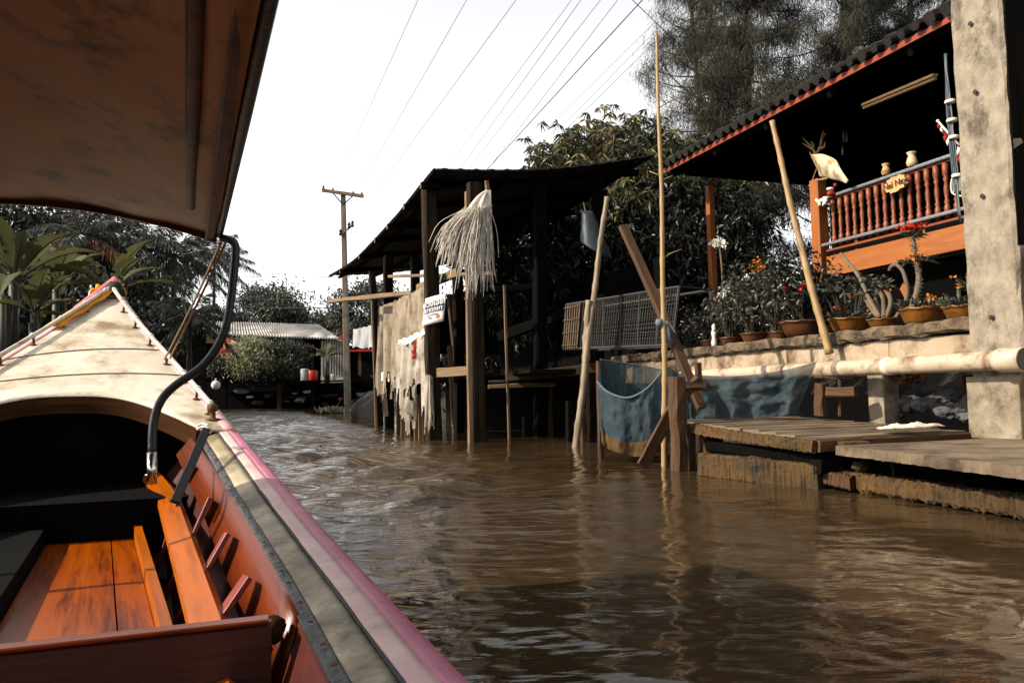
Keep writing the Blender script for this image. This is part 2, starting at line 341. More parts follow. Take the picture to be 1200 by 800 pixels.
M('leaf_bush', (0.27, 0.28, 0.17), (0.4, 0.4, 0.27), scale=1.2, rough=.55, bump=0, uv=False, transl=.2)
M('needle', (0.085, 0.086, 0.062), (0.14, 0.138, 0.1), scale=.6, rough=.7, bump=0, uv=False, transl=0.4)
M('palm_leaf', (0.06, 0.068, 0.052), (0.14, 0.15, 0.12), scale=.8, rough=.4, bump=0, uv=False, transl=.15)
M('palm_dry', (.22, .11, .05), (.32, .18, .09), scale=2, rough=.8, bump=0, uv=False, transl=.2)
M('banana_leaf', (0.14, 0.15, 0.07), (0.21, 0.21, 0.115), scale=1.6, rough=.42, bump=.2, uv=False, transl=.3, c3=(.20, .17, .08), s3=2.5, a3=.2)
M('banana_stem', (0.05, 0.05, 0.034), (0.09, 0.085, 0.058), scale=5, rough=.6, bump=.2, st=(.5, 5, 1))
M('bark', (.055, .042, .03), (.10, .08, .06), scale=4, rough=.95, bump=.9, st=(.6, 3, 1))
M('bark_pale', (.16, .125, .09), (.25, .20, .15), scale=5, rough=.9, bump=.6, st=(.6, 3, 1))
M('petal_red', (0.4960, 0.0400, 0.0160), (0.5760, 0.0800, 0.0240), rough=.6, bump=0, uv=False, transl=.2)
M('petal_orange', (0.4950, 0.1500, 0.0225), (0.5700, 0.2400, 0.0450), scale=8, rough=.6, bump=0, uv=False, transl=.2)
M('petal_white', (.62, .60, .52), (.74, .72, .66), scale=8, rough=.6, bump=0, uv=False, transl=.2)
M('far_roof', (0.42, 0.405, 0.38), (0.54, 0.52, 0.49), scale=1.2, rough=.85, bump=.3, c3=(.18, .17, .16), s3=1, a3=.35, uv=False)
M('far_block', (0.36, 0.345, 0.32), (0.44, 0.42, 0.39), scale=3, rough=.9, bump=.3, uv=False)
M('far_wood', (.28, .14, .07), (.36, .20, .11), scale=3, rough=.8, bump=.3)
M('barge_white', (.55, .52, .48), rough=.7, bump=.1)
M('red_plastic', (.50, .04, .025), (.58, .07, .04), rough=.4, bump=0)
M('red_banner', (.56, .06, .025), (.62, .09, .03), rough=.6, bump=.1)
M('yellow_disc', (.60, .42, .14), rough=.6, bump=0)
M('grey_plastic', (.30, .30, .30), (.40, .40, .39), rough=.5, bump=.1)
M('steel_ball', (.60, .58, .55), (.68, .66, .63), rough=.3, bump=.05, c3=(.2, .17, .14), s3=3, a3=.2, uv=False)
M('pole_conc', (.20, .165, .13), (.28, .235, .19), scale=3, rough=.9, bump=.3, uv=False)
M('insulator', (.045, .02, .014), rough=.3, bump=0)
M('wire_mesh', (0.045, 0.042, 0.038), (0.075, 0.07, 0.062), rough=.7, bump=0)
M('rag', (.66, .54, .46), (.76, .66, .58), scale=9, rough=.9, bump=.4, c3=(.5, .16, .10), s3=9, a3=.42)
M('white_sheet', (.46, .47, .48), (.56, .57, .58), scale=2, rough=.7, bump=.2, trans=.1, transl=.3, c3=(.3, .3, .3), s3=2, a3=.3)
M('bow_pink', (.58, .30, .33), (.64, .40, .41), scale=8, rough=.5, bump=.2, c3=(.4, .25, .22), s3=12, a3=.3, uv=False)
M('slab_top', (0.1615, 0.1190, 0.0808), (0.2635, 0.2040, 0.1403), scale=5, rough=.85, bump=.5, bscale=26, c3=(.09, .065, .04), s3=2.6, a3=.5, uv=False, bdist=.015)
M('slat_wood', (.13, .09, .055), (.21, .15, .095), scale=5, rough=.8, bump=.4, c3=(.05, .035, .02), s3=4, a3=.4)
M('column_concrete', (0.25, 0.212, 0.165), (0.37, 0.32, 0.255), scale=11, rough=.9, bump=0.7, bscale=55, c3=(0.14, 0.115, 0.085), s3=4.5, a3=0.42, uv=False, st=(1, 1, 0.7))
M('deck_line', (.22, .20, .17), rough=.8, bump=0)
# ================================================================ LONG BOAT (viewer sits inside it)
BH = R(20); T0 = Vector((-2.25, 4.5, 0)); BA = Vector((math.sin(BH), -math.cos(BH), 0)); BL = Vector((math.cos(BH), math.sin(BH), 0))
def B(a, l, z): return T0+BA*a+BL*l+Vector((0, 0, z))
AX = [0, .09, .61, 1.118, 1.48, 2.286, 2.9, 3.3, 4.0, 5.2, 6.5, 9]
HW = [.012, .026, .214, .441, .559, .727, .805, .845, .885, .92, .90, .80]
ZG = [1.285, 1.255, 1.0, .737, .6, .409, .326, .292, .265, .27, .30, .42]
def hw(a): return interp(a, AX, HW)
def zg(a): return interp(a, AX, ZG)
def smooth_pl(xs, ys):
    from bisect import bisect
    def f(x):   # smoothed interpolation
        return sum(interp(x+d, xs, ys) for d in (-.16, -.08, 0, .08, .16))/5 if x > .2 else interp(x, xs, ys)
    return f
hw_ = smooth_pl(AX, HW); zg_ = smooth_pl(AX, ZG)
boat = thing('longtail_boat', 'wooden passenger boat with white foredeck, pink rim and brown canopy', 'boat', B(3.5, 0, 0))
NA = 60; AEND = 8.6
As = [AEND*(i/NA)**1.25 for i in range(NA+1)]
def keel(a): return interp(a, [0, .3, .8, 1.4, 2.0, 2.8, 9], [1.2, .95, .52, .16, -.08, -.2, -.2])
# outer hull
hb = MB(); rows = []
for a in As:
    h, g, k = hw_(a), zg_(a), keel(a)
    prof = [(h, g-.004), (h*.985, g-.05), (h*.90, lerp(g, k, .5)), (h*.72, lerp(g, k, .85)), (0, k)]
    rows.append([B(a, -l, z) for l, z in prof]+[B(a, l, z) for l, z in prof[::-1][1:]])
hb.grid(rows); hb.build('hull', 'pink_paint', boat, smooth=True)
# inner lining (starboard and port), from the clamp to the bilge
ib = MB(); rows = []
for a in [1.0+i*.2 for i in range(38)]:
    h, g = hw_(a), zg_(a)
    zb = max(keel(a)+.16*(g-keel(a))+.03, -.06) if a < 2.5 else max(keel(a)+.05, -.06)
    of = interp(a, [1, 1.7, 1.85], [.012, .03, .15]); prof = [(h-of, g-.03), (h-of-.04, lerp(g, zb, .45)), (h*.60, zb), (0, zb-.01)]
    rows.append([B(a, -l, z) for l, z in prof]+[B(a, l, z) for l, z in prof[::-1][1:]])
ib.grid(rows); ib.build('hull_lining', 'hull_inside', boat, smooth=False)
# foredeck
AR = 1.80
def aend(f): return 1.39+.41*min(1, abs(f)/.80)**3.2
fd = MB(); rows = []
for i in range(25):
    t = i/24; row = []
    for k in range(-20, 21):
        f = k/20; a = lerp(.0, aend(f), t); h = hw_(a)
        row.append(B(a, f*h, zg_(a)+.032*(1-f*f)*min(1, a)+.002))
    rows.append(row)
fd.grid(rows, thick=.012); fd.build('foredeck', 'deck_white', boat, smooth=True)
# plank seams across the foredeck: thin proud battens
for nm, a0, dl in (('deck_seam', .90, .0), ('deck_seam', 1.16, .0)):
    sb = MB(); pts = []
    for k in range(-16, 17):
        f = k/17; a = a0-.05*f; h = hw_(a); pts.append(B(a, f*h, zg_(a)+.032*(1-f*f)*min(1, a)+.004))
    sb.tube(pts, .0032, 6); sb.build(nm, 'deck_line', boat)
# gunwale bands aft of the foredeck; cross-section fractions from inner edge
def band(name, mat, f0, f1, lift, a0=AR, drop=0, side=1, n=46, thick=.012, proud=0):
    b = MB(); rows = []
    for i in range(n+1):
        a = a0+(AEND-a0)*(i/n)**1.3; h = hw_(a); g = zg_(a); wid = interp(a, [1.0, 1.8, 2.45, 9], [.05, .135, .155, .16])
        row = []
        for q in range(4):
            f = lerp(f0, f1, q/3); l = h-wid*(1-f)+proud
            row.append(B(a, side*l, g+lift-.03*(1-f)**2-(.055*max(0, f-.72)**1.4)-drop+random.uniform(-.0007, .0007)))
        rows.append(row if side > 0 else row[::-1])
    b.grid(rows, thick=thick); return b.build(name, mat, boat, smooth=True)
for sd_ in (1, -1):
    band('lead_strip', 'lead_strip', 0, .145, .004, side=sd_)
    band('gunwale_plank', 'gunwale_cream', .14, .50, .002, side=sd_)
    band('gunwale_seam', 'seam', .49, .525, .0045, side=sd_, thick=.004)
    band('gunwale_rail', 'pale_pink', .52, .78, .004, side=sd_)
    band('pink_stripe', 'pink_paint', .775, 1.03, .005, side=sd_, thick=.03)
    b = MB()
    for i in range(34):
        a = 1.95+i*.115+random.uniform(-.02, .02); h = hw_(a)-interp(a, [1.8, 2.45, 9], [.125, .143, .147]); b.lathe([(.006, 0), (.005, .002), (.001, .003)], B(a, sd_*h, zg_(a)-.0165), 6)
    b.build('strip_nails', 'rust', boat)
    # pink edge along the foredeck
    b = MB(); rows = []
    for i in range(30):
        a = .02+i*(AR-.02)/29; h = hw_(a); g = zg_(a); wd = min(h*.8, .045)
        row = [B(a, sd_*(h-wd), g+.009), B(a, sd_*(h-wd*.4), g+.009), B(a, sd_*(h+.004), g-.002), B(a, sd_*(h+.003), g-.035)]
        rows.append(row if sd_ > 0 else row[::-1])
    b.grid(rows, thick=.006); b.build('bow_edge', 'bow_pink', boat, smooth=True)
# coaming below the rim of the foredeck
cb = MB(); rows = []
pts = []
for k in range(-24, 25):
    f = k/24*.80; a = aend(f); pts.append((a, f*hw_(a), zg_(a)+.032*(1-f*f)-.008))
for (a, l, z) in pts: rows.append([B(a, l, z), B(a+.010, l*.995, z-.028), B(a+.010, l*.985, z-.06)])
cb.grid(rows, thick=.02); cb.build('coaming', 'coaming', boat)
b = MB(); b.poly([B(1.37, -.50, -.02), B(1.37, .50, -.02), B(1.37, .53, .60), B(1.37, 0, .655), B(1.37, -.53, .60)], BA*.01); b.build('fore_bulkhead', 'black_wood', boat)  # black panel standing in for the deep shade below the foredeck
b = MB(); b.beam(B(1.375, 0, .20), B(1.84, 0, .19), .98, .21, seg=3, jit=.02); b.build('fore_locker', 'black_wood', boat)  # black box added so the floor fades into dark towards the bow
for sd_ in (1, -1):           # inner clamp plank below the gunwale
    b = MB(); rows = []
    for i in range(12):
        a = 1.76+i*.158; h = hw_(a)-.160; g = zg_(a)-.022; hh = interp(a, [1.76, 2.1, 3, 9], [.07, .095, .15, .16])
        row = [B(a, sd_*h, g), B(a, sd_*(h-.016), g-hh*.5), B(a, sd_*(h-.045), g-hh)]
        rows.append(row if sd_ < 0 else row[::-1])
    b.grid(rows, thick=.022); b.build('clamp', 'varnish_red', boat, smooth=True)
    # side stringer plank leaning on the ribs
    rows = []; As_ = [1.2+i*.2 for i in range(24)]
    for a in As_:
        l = interp(a, [1.2, 1.73, 3.2, 5, 8], [.27, .385, .555, .62, .6]); z = interp(a, [1.2, 1.73, 3.2, 5, 8], [.36, .30, .18, .13, .14])
        rows.append([B(a, sd_*(l-.042), z-.024), B(a, sd_*(l-.040), z-.004), B(a, sd_*(l+.018), z+.012), B(a, sd_*(l+.036), z-.004), B(a, sd_*(l+.036), z-.03)])
    b = MB(); b.loft(rows, [i*.2 for i in range(24)]); b.build('stringer', 'varnish_bright', boat)
    for i in range(14):        # ribs
        a = 1.98+i*.37; h = hw_(a); g = zg_(a)
        rb = MB(); rb.beam(B(a, sd_*(h-.195), g-.06), B(a+.05, sd_*(h*.60-.05), .0), .013, .085, up=BA, seg=4, jit=.02)
        rb.build('rib', 'rib_pink', boat)
# floor boards, edge lip, dark mat
FZ = .03
FA = [3.50, 3.2, 2.9, 2.6, 2.3, 1.94, 1.65, 1.39, 1.15]
def fl(a): return [interp(a, [1.15, 1.39, 1.94, 2.9, 3.5], q) for q in ([-.05, -.03, .012, .079, .12], [.115, .14, .22, .347, .425], [.23, .255, .327, .464, .545], [.205, .19, .15, .10, .07])]
def strip(name, mat, f0, f1, dz, th):
    b = MB(); rows = []
    for a in FA:
        p0, p1, p2, z = fl(a); l0, l1 = f0(p0, p1, p2), f1(p0, p1, p2)
        rows.append([B(a, l0, z+dz), B(a, l0, z+dz-th), B(a, l1, z+dz-th), B(a, l1, z+dz)])
    b.loft(rows, [3.5-a for a in FA]); return b.build(name, mat, boat)
strip('floor_board', 'varnish', lambda p, q, r: p, lambda p, q, r: q-.002, 0, .02)
strip('floor_board', 'varnish', lambda p, q, r: q+.002, lambda p, q, r: r-.036, 0, .02)
strip('floor_lip', 'varnish_bright', lambda p, q, r: r-.034, lambda p, q, r: r-.008, .045, .08)
strip('seat_mat', 'black_mat', lambda p, q, r: p-.55, lambda p, q, r: p-.006, .055, .09)
fb = MB(); fb.beam(B(3.56, 0, FZ-.02), B(8.0, 0, FZ-.02), 1.0, .024, seg=4, jit=.0); fb.build('floor_board', 'varnish_red', boat)
# bulkhead plank the viewer sits behind, and a plank seat aft
bb = MB(); bb.beam(B(3.53, -.70, .135), B(3.535, .655, .135), .028, .262, seg=8, jit=.02, ch=.25); bb.build('bulkhead', 'bulkhead_wood', boat)
bb = MB(); bb.beam(B(3.53, -.70, .2675), B(3.535, .65, .2675), .034, .008, seg=8, jit=.04, ch=.3); bb.build('bulkhead_cap', 'varnish_red', boat)
bb = MB(); bb.beam(B(5.4, -.72, .22), B(5.4, .72, .22), .30, .03, seg=4); bb.build('seat_plank', 'varnish_red', boat)
bb = MB()
for dx, dz, r in ((0, -.01, .02), (.025, -.03, .018), (-.015, -.02, .016), (.04, -.06, .015)): bb.sphere(B(3.50-dx, .665+dz*.3, .255+dz), r, 6, jit=.15)
bb.build('lashing', 'coaming', boat, smooth=True)
# dark brace between rim and stringer
b = MB(); b.beam(P(242, 503, 2.75), P(205, 588, 2.42), .028, .012, up=BA, seg=4, jit=.05); b.build('brace', 'rubber', boat)
b = MB(); b.tube([P(232, 499, 2.80), P(237, 496, 2.79), P(243, 498, 2.78), P(247, 503, 2.78)], .005, 6); b.tube([P(231, 503, 2.79), P(237, 500, 2.78), P(243, 502, 2.77), P(247, 507, 2.77)], .005, 6); b.build('brace_tie', 'rail_white', boat)
# canopy: arched sheet with border, edge pipes and inner ribs
def CEf(a): return .553+.04*(a-2.33)
CE = .553
def cz(l): return 1.150+.112*(1-min(1, (l/.60)**2))
b = MB(); rows = []
for i in range(25):
    a = 2.33+i*.19
    CE = CEf(a); rows.append([B(a-.03*(1-(k/12)**2), CE*k/12, cz(CE*k/12)+random.uniform(-.0015, .0015)+.004*math.sin(a*5+k*.8)) for k in range(-12, 13)])
b.grid(rows, thick=.012); can = b.build('canopy', 'canopy_skin', boat, smooth=True)
b = MB(); rows = []
for k in range(-14, 15):
    CE = .553; l = CE*k/14*1.005; a = 2.325-.03*(1-(k/14)**2)
    rows.append([B(a, l, cz(l)+.016), B(a-.012, l, cz(l)), B(a-.008, l, cz(l)-.026+random.uniform(-.002, .002)), B(a+.016, l, cz(l)-.028), B(a+.016, l, cz(l)-.003)])
b.loft(rows, [i*.045 for i in range(29)]); b.build('canopy_border', 'canopy_edge', can, smooth=False)
for sd_ in (1, -1):
    b = MB(); b.tube([B(2.31+i*.3, sd_*(CEf(2.31+i*.3)+.010), cz(CEf(2.31+i*.3))+.004) for i in range(16)], .013, 8); b.build('edge_pipe', 'rubber', can, smooth=True)
    b = MB(); b.beam(B(2.34, sd_*(CE-.018), cz(CE)-.008), B(6.8, sd_*(CEf(6.8)-.018), cz(CEf(6.8))-.008), .026, .022, seg=12, jit=.06); b.build('edge_batten', 'canopy_edge', can)
    b = MB(); b.tube([B(2.68+i*.3, sd_*(CEf(2.68+i*.3)-.075), cz(CEf(2.68+i*.3)-.075)-.012) for i in range(15)], .013, 8); b.build('canopy_batten', 'canopy_edge', can, smooth=True)
for a in (5.0, 6.7):
    b = MB(); CE = CEf(a); b.tube([B(a, CE*k/10, cz(CE*k/10)-.014) for k in range(-10, 11)], .012, 8); b.build('canopy_hoop', 'rubber', can, smooth=True)
pp = [(260, 279, 2.48), (269, 281, 2.47), (275, 286, 2.47), (276, 297, 2.47), (273, 330, 2.46), (267, 374, 2.45), (256, 404, 2.44), (236, 430, 2.43), (206, 451, 2.42), (189, 469, 2.41), (180, 495, 2.40), (178, 532, 2.38)]
pw = cubic([P(*q) for q in pp], 5)
def mirror(p):
    r = Vector(p)-T0; a, l = r.dot(BA), r.dot(BL); return B(a, -l, p.z)
for mir in (0, 1):
    f = mirror if mir else (lambda p: p)
    b = MB(); b.tube([f(p) for p in pw], .0128, 10); po = b.build('canopy_pole', 'rubber', boat, smooth=True)
    b = MB(); b.tube([f(P(178, 530, 2.38)), f(P(178, 567, 2.365))], .0145, 12); b.build('ferrule', 'chrome', po, smooth=True)
    b = MB(); b.tube([f(P(178, 555, 2.365)), f(P(170, 557, 2.36))], .0035, 6); b.build('ferrule_pin', 'chrome', po, smooth=True)
    for a in (6.7,):
        sd_ = -1 if mir else 1
        b = MB(); b.tube([B(a, sd_*(CE-.01), cz(CE)), B(a, sd_*(CE+.05), .8), B(a, sd_*(hw_(a)-.16), zg_(a)-.06)], .0128, 8); b.build('canopy_pole', 'rubber', boat, smooth=True)
b = MB(); b.tube(cubic([P(259, 284, 2.50), P(228, 352, 2.95), P(193, 421, 3.50)], 5), .0045, 6); b.build('stay_rope', 'rope', boat)
b = MB(); b.tube(cubic([P(264, 285, 2.50), P(233, 352, 2.95), P(199, 420, 3.46)], 5), .0045, 6); b.build('stay_rope', 'rope', boat)
# bow rails
for sd_ in (1, -1):
    b = MB(); b.tube([B(a, sd_*(hw_(a)-.052), zg_(a)+.052) for a in [.14+i*.07 for i in range(22)]], .0105, 8)
    br = b.build('bow_rail', 'rail_white', boat, smooth=True)
    for i in range(8):
        a = .22+i*.195; l = sd_*(hw_(a)-.052); z = zg_(a)
        b = MB(); b.tube([B(a, l-.006*sd_, z+.004), B(a, l-.002*sd_, z+.05)], .006, 7); b.lathe([(.016, 0), (.016, .006), (.008, .009)], B(a, l-.006*sd_, z+.006), 8); b.build('stanchion', 'rust', br, smooth=True)
        b = MB(); b.lathe([(.0135, -.008), (.0145, 0), (.0135, .008)], B(a, l, z+.052), 10, axis=(B(a+.01, l, zg_(a+.01))-B(a, l, zg_(a)))); b.build('rail_clip', 'white_cloth', br, smooth=True)
    a = 1.66; l = sd_*(hw_(a)-.058); z = zg_(a)
    b = MB(); b.lathe([(.03, 0), (.03, .008), (.012, .012), (.011, .035), (.02, .04), (.022, .055), (.012, .068), (.002, .07)], B(a, l, z+.003), 12); b.build('rail_end', 'rust', br, smooth=True)
# water bottle-neck: the loops of cloth tied round the prow
gar = thing('prow_cloth', 'orange and dark green cloth knotted round the white prow tip', 'cloth', B(.03, 0, 1.24))
axis = (B(0, 0, 1.29)-B(.3, 0, zg(.3))).normalized()
b = MB()
for i in range(5): b.lathe([(.045, -.012), (.062-.004*i, 0), (.045, .012)], B(.0, 0, 1.262)+axis*(-.05+i*.017)+Vector((random.uniform(-.006, .006), 0, random.uniform(-.004, .004))), 14, axis=axis+Vector((random.uniform(-.2, .2), random.uniform(-.2, .2), 0)))
for i in range(9): b.sphere(B(.0-.02, -.055-.006*i, 1.275-.002*i)+Vector((random.uniform(-.02, .02), random.uniform(-.02, .02), random.uniform(-.02, .02))), random.uniform(.012, .022), 5, jit=.25)
b.build('orange_wrap', 'cloth_orange', gar, smooth=True)
b = MB()
b.sphere(P(134, 339, 4.36), .046, 8, (1, 1, 1), jit=.08); b.sphere(P(139, 343, 4.36), .034, 8, jit=.1)
b.build('green_wrap', 'cloth_green', gar, smooth=True)
b = MB(); rows = []
for i in range(9):
    a = .06+i*.05; h = hw_(a)
    rows.append([B(a, -h+.055+.008*math.sin(i*1.7), zg_(a)+.045), B(a, -h+.02, zg_(a)+.075-.004*i), B(a, -h-.024, zg_(a)+.03-.004*i)])
b.grid(rows, thick=.005); b.build('pink_sash', 'cloth_pink', gar, smooth=True)
b = MB(); rows = []
for i in range(11):
    a = .05+i*.06; h = hw_(a)
    rows.append([B(a+.03, -h+.075+.01*math.sin(i*2.1), zg_(a)+.024), B(a, -h+.035, zg_(a)+.034+.004*math.sin(i*3)), B(a, -h+.005, zg_(a)+.028)])
b.grid(rows, thick=.005); b.build('orange_sash', 'cloth_orange', gar, smooth=True)
# ================================================================ WATER AND GROUND
def Ls(x, y): return x*NL.x+y*NL.y
# ground: one sheet with the canal cut into it
xs = np.concatenate([np.arange(-140, -30, 5.0), np.arange(-30, 16, .8), np.arange(16, 90, 5.0)])
ys = np.concatenate([np.arange(-40, -4, 4.0), np.arange(-4, 60, .8), np.arange(60, 300, 12.0)])
XX, YY = np.meshgrid(xs, ys, indexing='ij')
LL = XX*NL.x+YY*NL.y
d = np.maximum.reduce([LL-5.6, -4.6-LL, YY-44.6])    # >0 on land
zz = np.clip((d+.3)/1.1, -1.4, 1)*.9
zz = np.where(d > .7, .93+.05*np.sin(XX*1.3)*np.cos(YY*1.1), zz)
n0, n1 = XX.shape
vs = np.stack([XX, YY, zz], -1).reshape(-1, 3)
idx = np.arange(n0*n1).reshape(n0, n1)
fs = np.stack([idx[:-1, :-1], idx[1:, :-1], idx[1:, 1:], idx[:-1, 1:]], -1).reshape(-1, 4)
def np_mesh(name, vs, fs, mat, smooth=True):
    me = bpy.data.meshes.new(name); nv, nf = len(vs), len(fs); k = fs.shape[1]
    me.vertices.add(nv); me.vertices.foreach_set('co', np.asarray(vs, np.float32).ravel())
    me.loops.add(nf*k); me.loops.foreach_set('vertex_index', fs.astype(np.int32).ravel())
    me.polygons.add(nf); me.polygons.foreach_set('loop_start', np.arange(nf, dtype=np.int32)*k); me.polygons.foreach_set('loop_total', np.full(nf, k, np.int32))
    if smooth: me.polygons.foreach_set('use_smooth', np.ones(nf, bool))
    me.update(calc_edges=True); me.materials.append(MATS[mat]); o = bpy.data.objects.new(name, me); COL.objects.link(o); return o
g = np_mesh('ground', vs, fs, 'mud'); g['kind'] = 'structure'
# water: polar fan, fine in front of the viewer
rad = .2*1.0072**np.arange(0, 900)
rad = rad[rad < 110]
ang = np.concatenate([np.linspace(R(-52), R(52), 620), np.linspace(R(54), R(306), 90)])   # clockwise from +Y
na = len(ang); RR, AA = np.meshgrid(rad, ang, indexing='ij')
X, Y = RR*np.sin(AA), RR*np.cos(AA)
Z = np.zeros_like(X); step = RR*.0072
r2 = np.random.default_rng(3)
for i in range(60):
    lam = .07*(12 ** r2.random()); th = r2.normal(R(75), R(38)); ph = r2.random()*6.28
    k = 2*math.pi/lam; amp = .0019*lam**.6*(.5+r2.random())
    fade = np.clip((lam/(step+1e-6)-2.5)/2.5, 0, 1)
    wx = X+.06*np.sin(Y*1.7+i)+.04*np.sin(X*2.3+2*i); wy = Y+.06*np.sin(X*1.9+i*1.3)
    Z += fade*amp*np.sin(k*(wx*math.cos(th)+wy*math.sin(th))+ph)
calm = .55+.45*np.sin(X*.9+1.3*np.sin(Y*.5))*np.sin(Y*.7+.8*np.sin(X*.6))      # patches of calmer and rougher water
LLw = X*NL.x+Y*NL.y; SSw = X*U.x+Y*U.y
open_ = np.clip((2.6-LLw)/1.6, 0, 1)*np.clip((SSw-3.0)/3.0, 0, 1)      # the open reach is ruffled, the lee of the stage is calm
near_ = np.clip((SSw-1.5)/3.0, .45, 1)
Z *= (.40+.55*calm)*(1+1.1*open_)*near_
for i in range(34):      # wind ripples of the open reach, crests across the canal
    lam = .32*(5.0 ** r2.random()); th = R(108.8)+r2.normal(0, R(30)); ph = r2.random()*6.28; k = 2*math.pi/lam
    fade = np.clip((lam/(step+1e-6)-2.2)/2.0, 0, 1)
    wx = X+.12*np.sin(Y*1.1+i)+.08*np.sin(X*1.7+2*i); wy = Y+.12*np.sin(X*1.3+i*1.3)
    Z += open_*fade*(.046/k)*(.5+r2.random())*np.sin(k*(wx*math.cos(th)+wy*math.sin(th))+ph)
vs = np.stack([X, Y, Z], -1).reshape(-1, 3)
idx = np.arange(len(rad)*na).reshape(len(rad), na); nx = np.roll(idx, -1, axis=1)
fs = np.stack([idx[:-1, :], idx[1:, :], nx[1:, :], nx[:-1, :]], -1).reshape(-1, 4)
cen = vs[fs].mean(1); rel = cen[:, :2]-np.array([T0.x, T0.y]); ba = rel@np.array([BA.x, BA.y]); bl = rel@np.array([BL.x, BL.y])
inside = (ba > 1.35) & (ba < 8.4) & (np.abs(bl) < np.interp(ba, AX, HW)*.78-.03)
fs = fs[~inside]
# muddy canal water
m = bpy.data.materials.new('canal_water'); m.use_nodes = True; t = m.node_tree; N = t.nodes; L = t.links
b = N['Principled BSDF']; b.inputs['Roughness'].default_value = .012; b.inputs['IOR'].default_value = 1.333
b.inputs['Specular IOR Level'].default_value = .5
tc = N.new('ShaderNodeTexCoord'); n1 = N.new('ShaderNodeTexNoise'); n1.inputs['Scale'].default_value = .5; n1.inputs['Detail'].default_value = 5; n1.inputs['Distortion'].default_value = 1.2
L.new(tc.outputs['Object'], n1.inputs['Vector'])
rp = N.new('ShaderNodeValToRGB'); rp.color_ramp.elements[0].position = .35; rp.color_ramp.elements[1].position = .68
rp.color_ramp.elements[0].color = (.023, .0145, .0068, 1); rp.color_ramp.elements[1].color = (.039, .0250, .0125, 1)
L.new(n1.outputs[0], rp.inputs[0]); L.new(rp.outputs[0], b.inputs['Base Color'])
mp = N.new('ShaderNodeMapping'); mp.inputs['Rotation'].default_value = (0, 0, R(-20)); mp.inputs['Scale'].default_value = (3.0, 9.0, 1)
L.new(tc.outputs['Object'], mp.inputs[0])
n2 = N.new('ShaderNodeTexNoise'); n2.inputs['Scale'].default_value = 1.0; n2.inputs['Detail'].default_value = 6; n2.inputs['Roughness'].default_value = .5; n2.inputs['Distortion'].default_value = .6
L.new(mp.outputs[0], n2.inputs['Vector'])
n5 = N.new('ShaderNodeTexNoise'); n5.inputs['Scale'].default_value = 2.6; n5.inputs['Detail'].default_value = 3; n5.inputs['Distortion'].default_value = .8; L.new(mp.outputs[0], n5.inputs['Vector'])
b5 = N.new('ShaderNodeBump'); b5.inputs['Strength'].default_value = .10; b5.inputs['Distance'].default_value = .012; L.new(n5.outputs[0], b5.inputs['Height'])
bp = N.new('ShaderNodeBump'); L.new(b5.outputs[0], bp.inputs['Normal']); bp.inputs['Strength'].default_value = .55; bp.inputs['Distance'].default_value = .08
L.new(n2.outputs[0], bp.inputs['Height']); L.new(bp.outputs[0], b.inputs['Normal'])
def math_(op, a, c=None, cl=False):
    q = N.new('ShaderNodeMath'); q.operation = op; q.use_clamp = cl
    for i, v in enumerate((a, c)):
        if v is None: continue
        if isinstance(v, (int, float)): q.inputs[i].default_value = v
        else: L.new(v, q.inputs[i])
    return q.outputs[0]
def dot_(vec):
    q = N.new('ShaderNodeVectorMath'); q.operation = 'DOT_PRODUCT'; L.new(tc.outputs['Object'], q.inputs[0]); q.inputs[1].default_value = vec; return q.outputs['Value']
lat, lon = dot_(tuple(NL)), dot_(tuple(U))
op_ = math_('MULTIPLY', math_('MULTIPLY_ADD', lat, -.6, True) if False else math_('MULTIPLY', math_('SUBTRACT', 2.6, lat), .62, True), math_('MULTIPLY', math_('SUBTRACT', lon, 2.5), .33, True), True)
n4 = N.new('ShaderNodeTexNoise'); n4.inputs['Scale'].default_value = .55; n4.inputs['Detail'].default_value = 2; L.new(tc.outputs['Object'], n4.inputs['Vector'])
pt = math_('MULTIPLY', math_('SUBTRACT', n4.outputs[0], .34), 2.2, True)
L.new(math_('ADD', math_('MULTIPLY', pt, .20), math_('MULTIPLY', op_, .9)), bp.inputs['Strength'])
MATS['canal_water'] = m
wt = np_mesh('water', vs, fs, 'canal_water'); wt['kind'] = 'structure'
# ================================================================ RIGHT BANK: wall, column, pipe, platform
GZ = .95
# ledge wall
wall = thing('retaining_wall', 'stained pale plaster wall under a rough stone ledge holding potted plants', 'wall', W(6.5, 4.9, 0))
S0, S1 = 4.17, 9.6
b = MB(); rows = []
b = MB(); b.beam(W(S0, 4.96, .865), W(S1, 4.96, .865), .20, .275, seg=14, jit=.03, ch=.05); b.build('wall_face', 'plaster', wall)
for s in (5.05, 6.3, 7.7): 
    b = MB(); b.beam(W(s, 4.858, .74), W(s, 4.858, 1.0), .09, .012, up=NL, seg=2, jit=.05); b.build('wall_joint', 'plaster', wall)
b = MB(); b.beam(W(S0-.0, 5.0, 1.055), W(S1+.3, 5.0, 1.055), .40, .10, seg=60, jit=.12, ch=.2); b.build('ledge', 'ledge_stone', wall)
for s in (5.15,):
    b = MB(); b.beam(W(s, 4.92, -.4), W(s, 4.92, .73), .17, .17, up=U, seg=4, jit=.03, ch=.06); b.build('pillar', 'concrete', wall)
for s in (6.6, 8.4): 
    b = MB(); b.beam(W(s, 4.96, -.4), W(s, 4.96, .73), .16, .16, up=U, seg=4, jit=.03, ch=.06); b.build('pillar', 'dark_wood', wall)
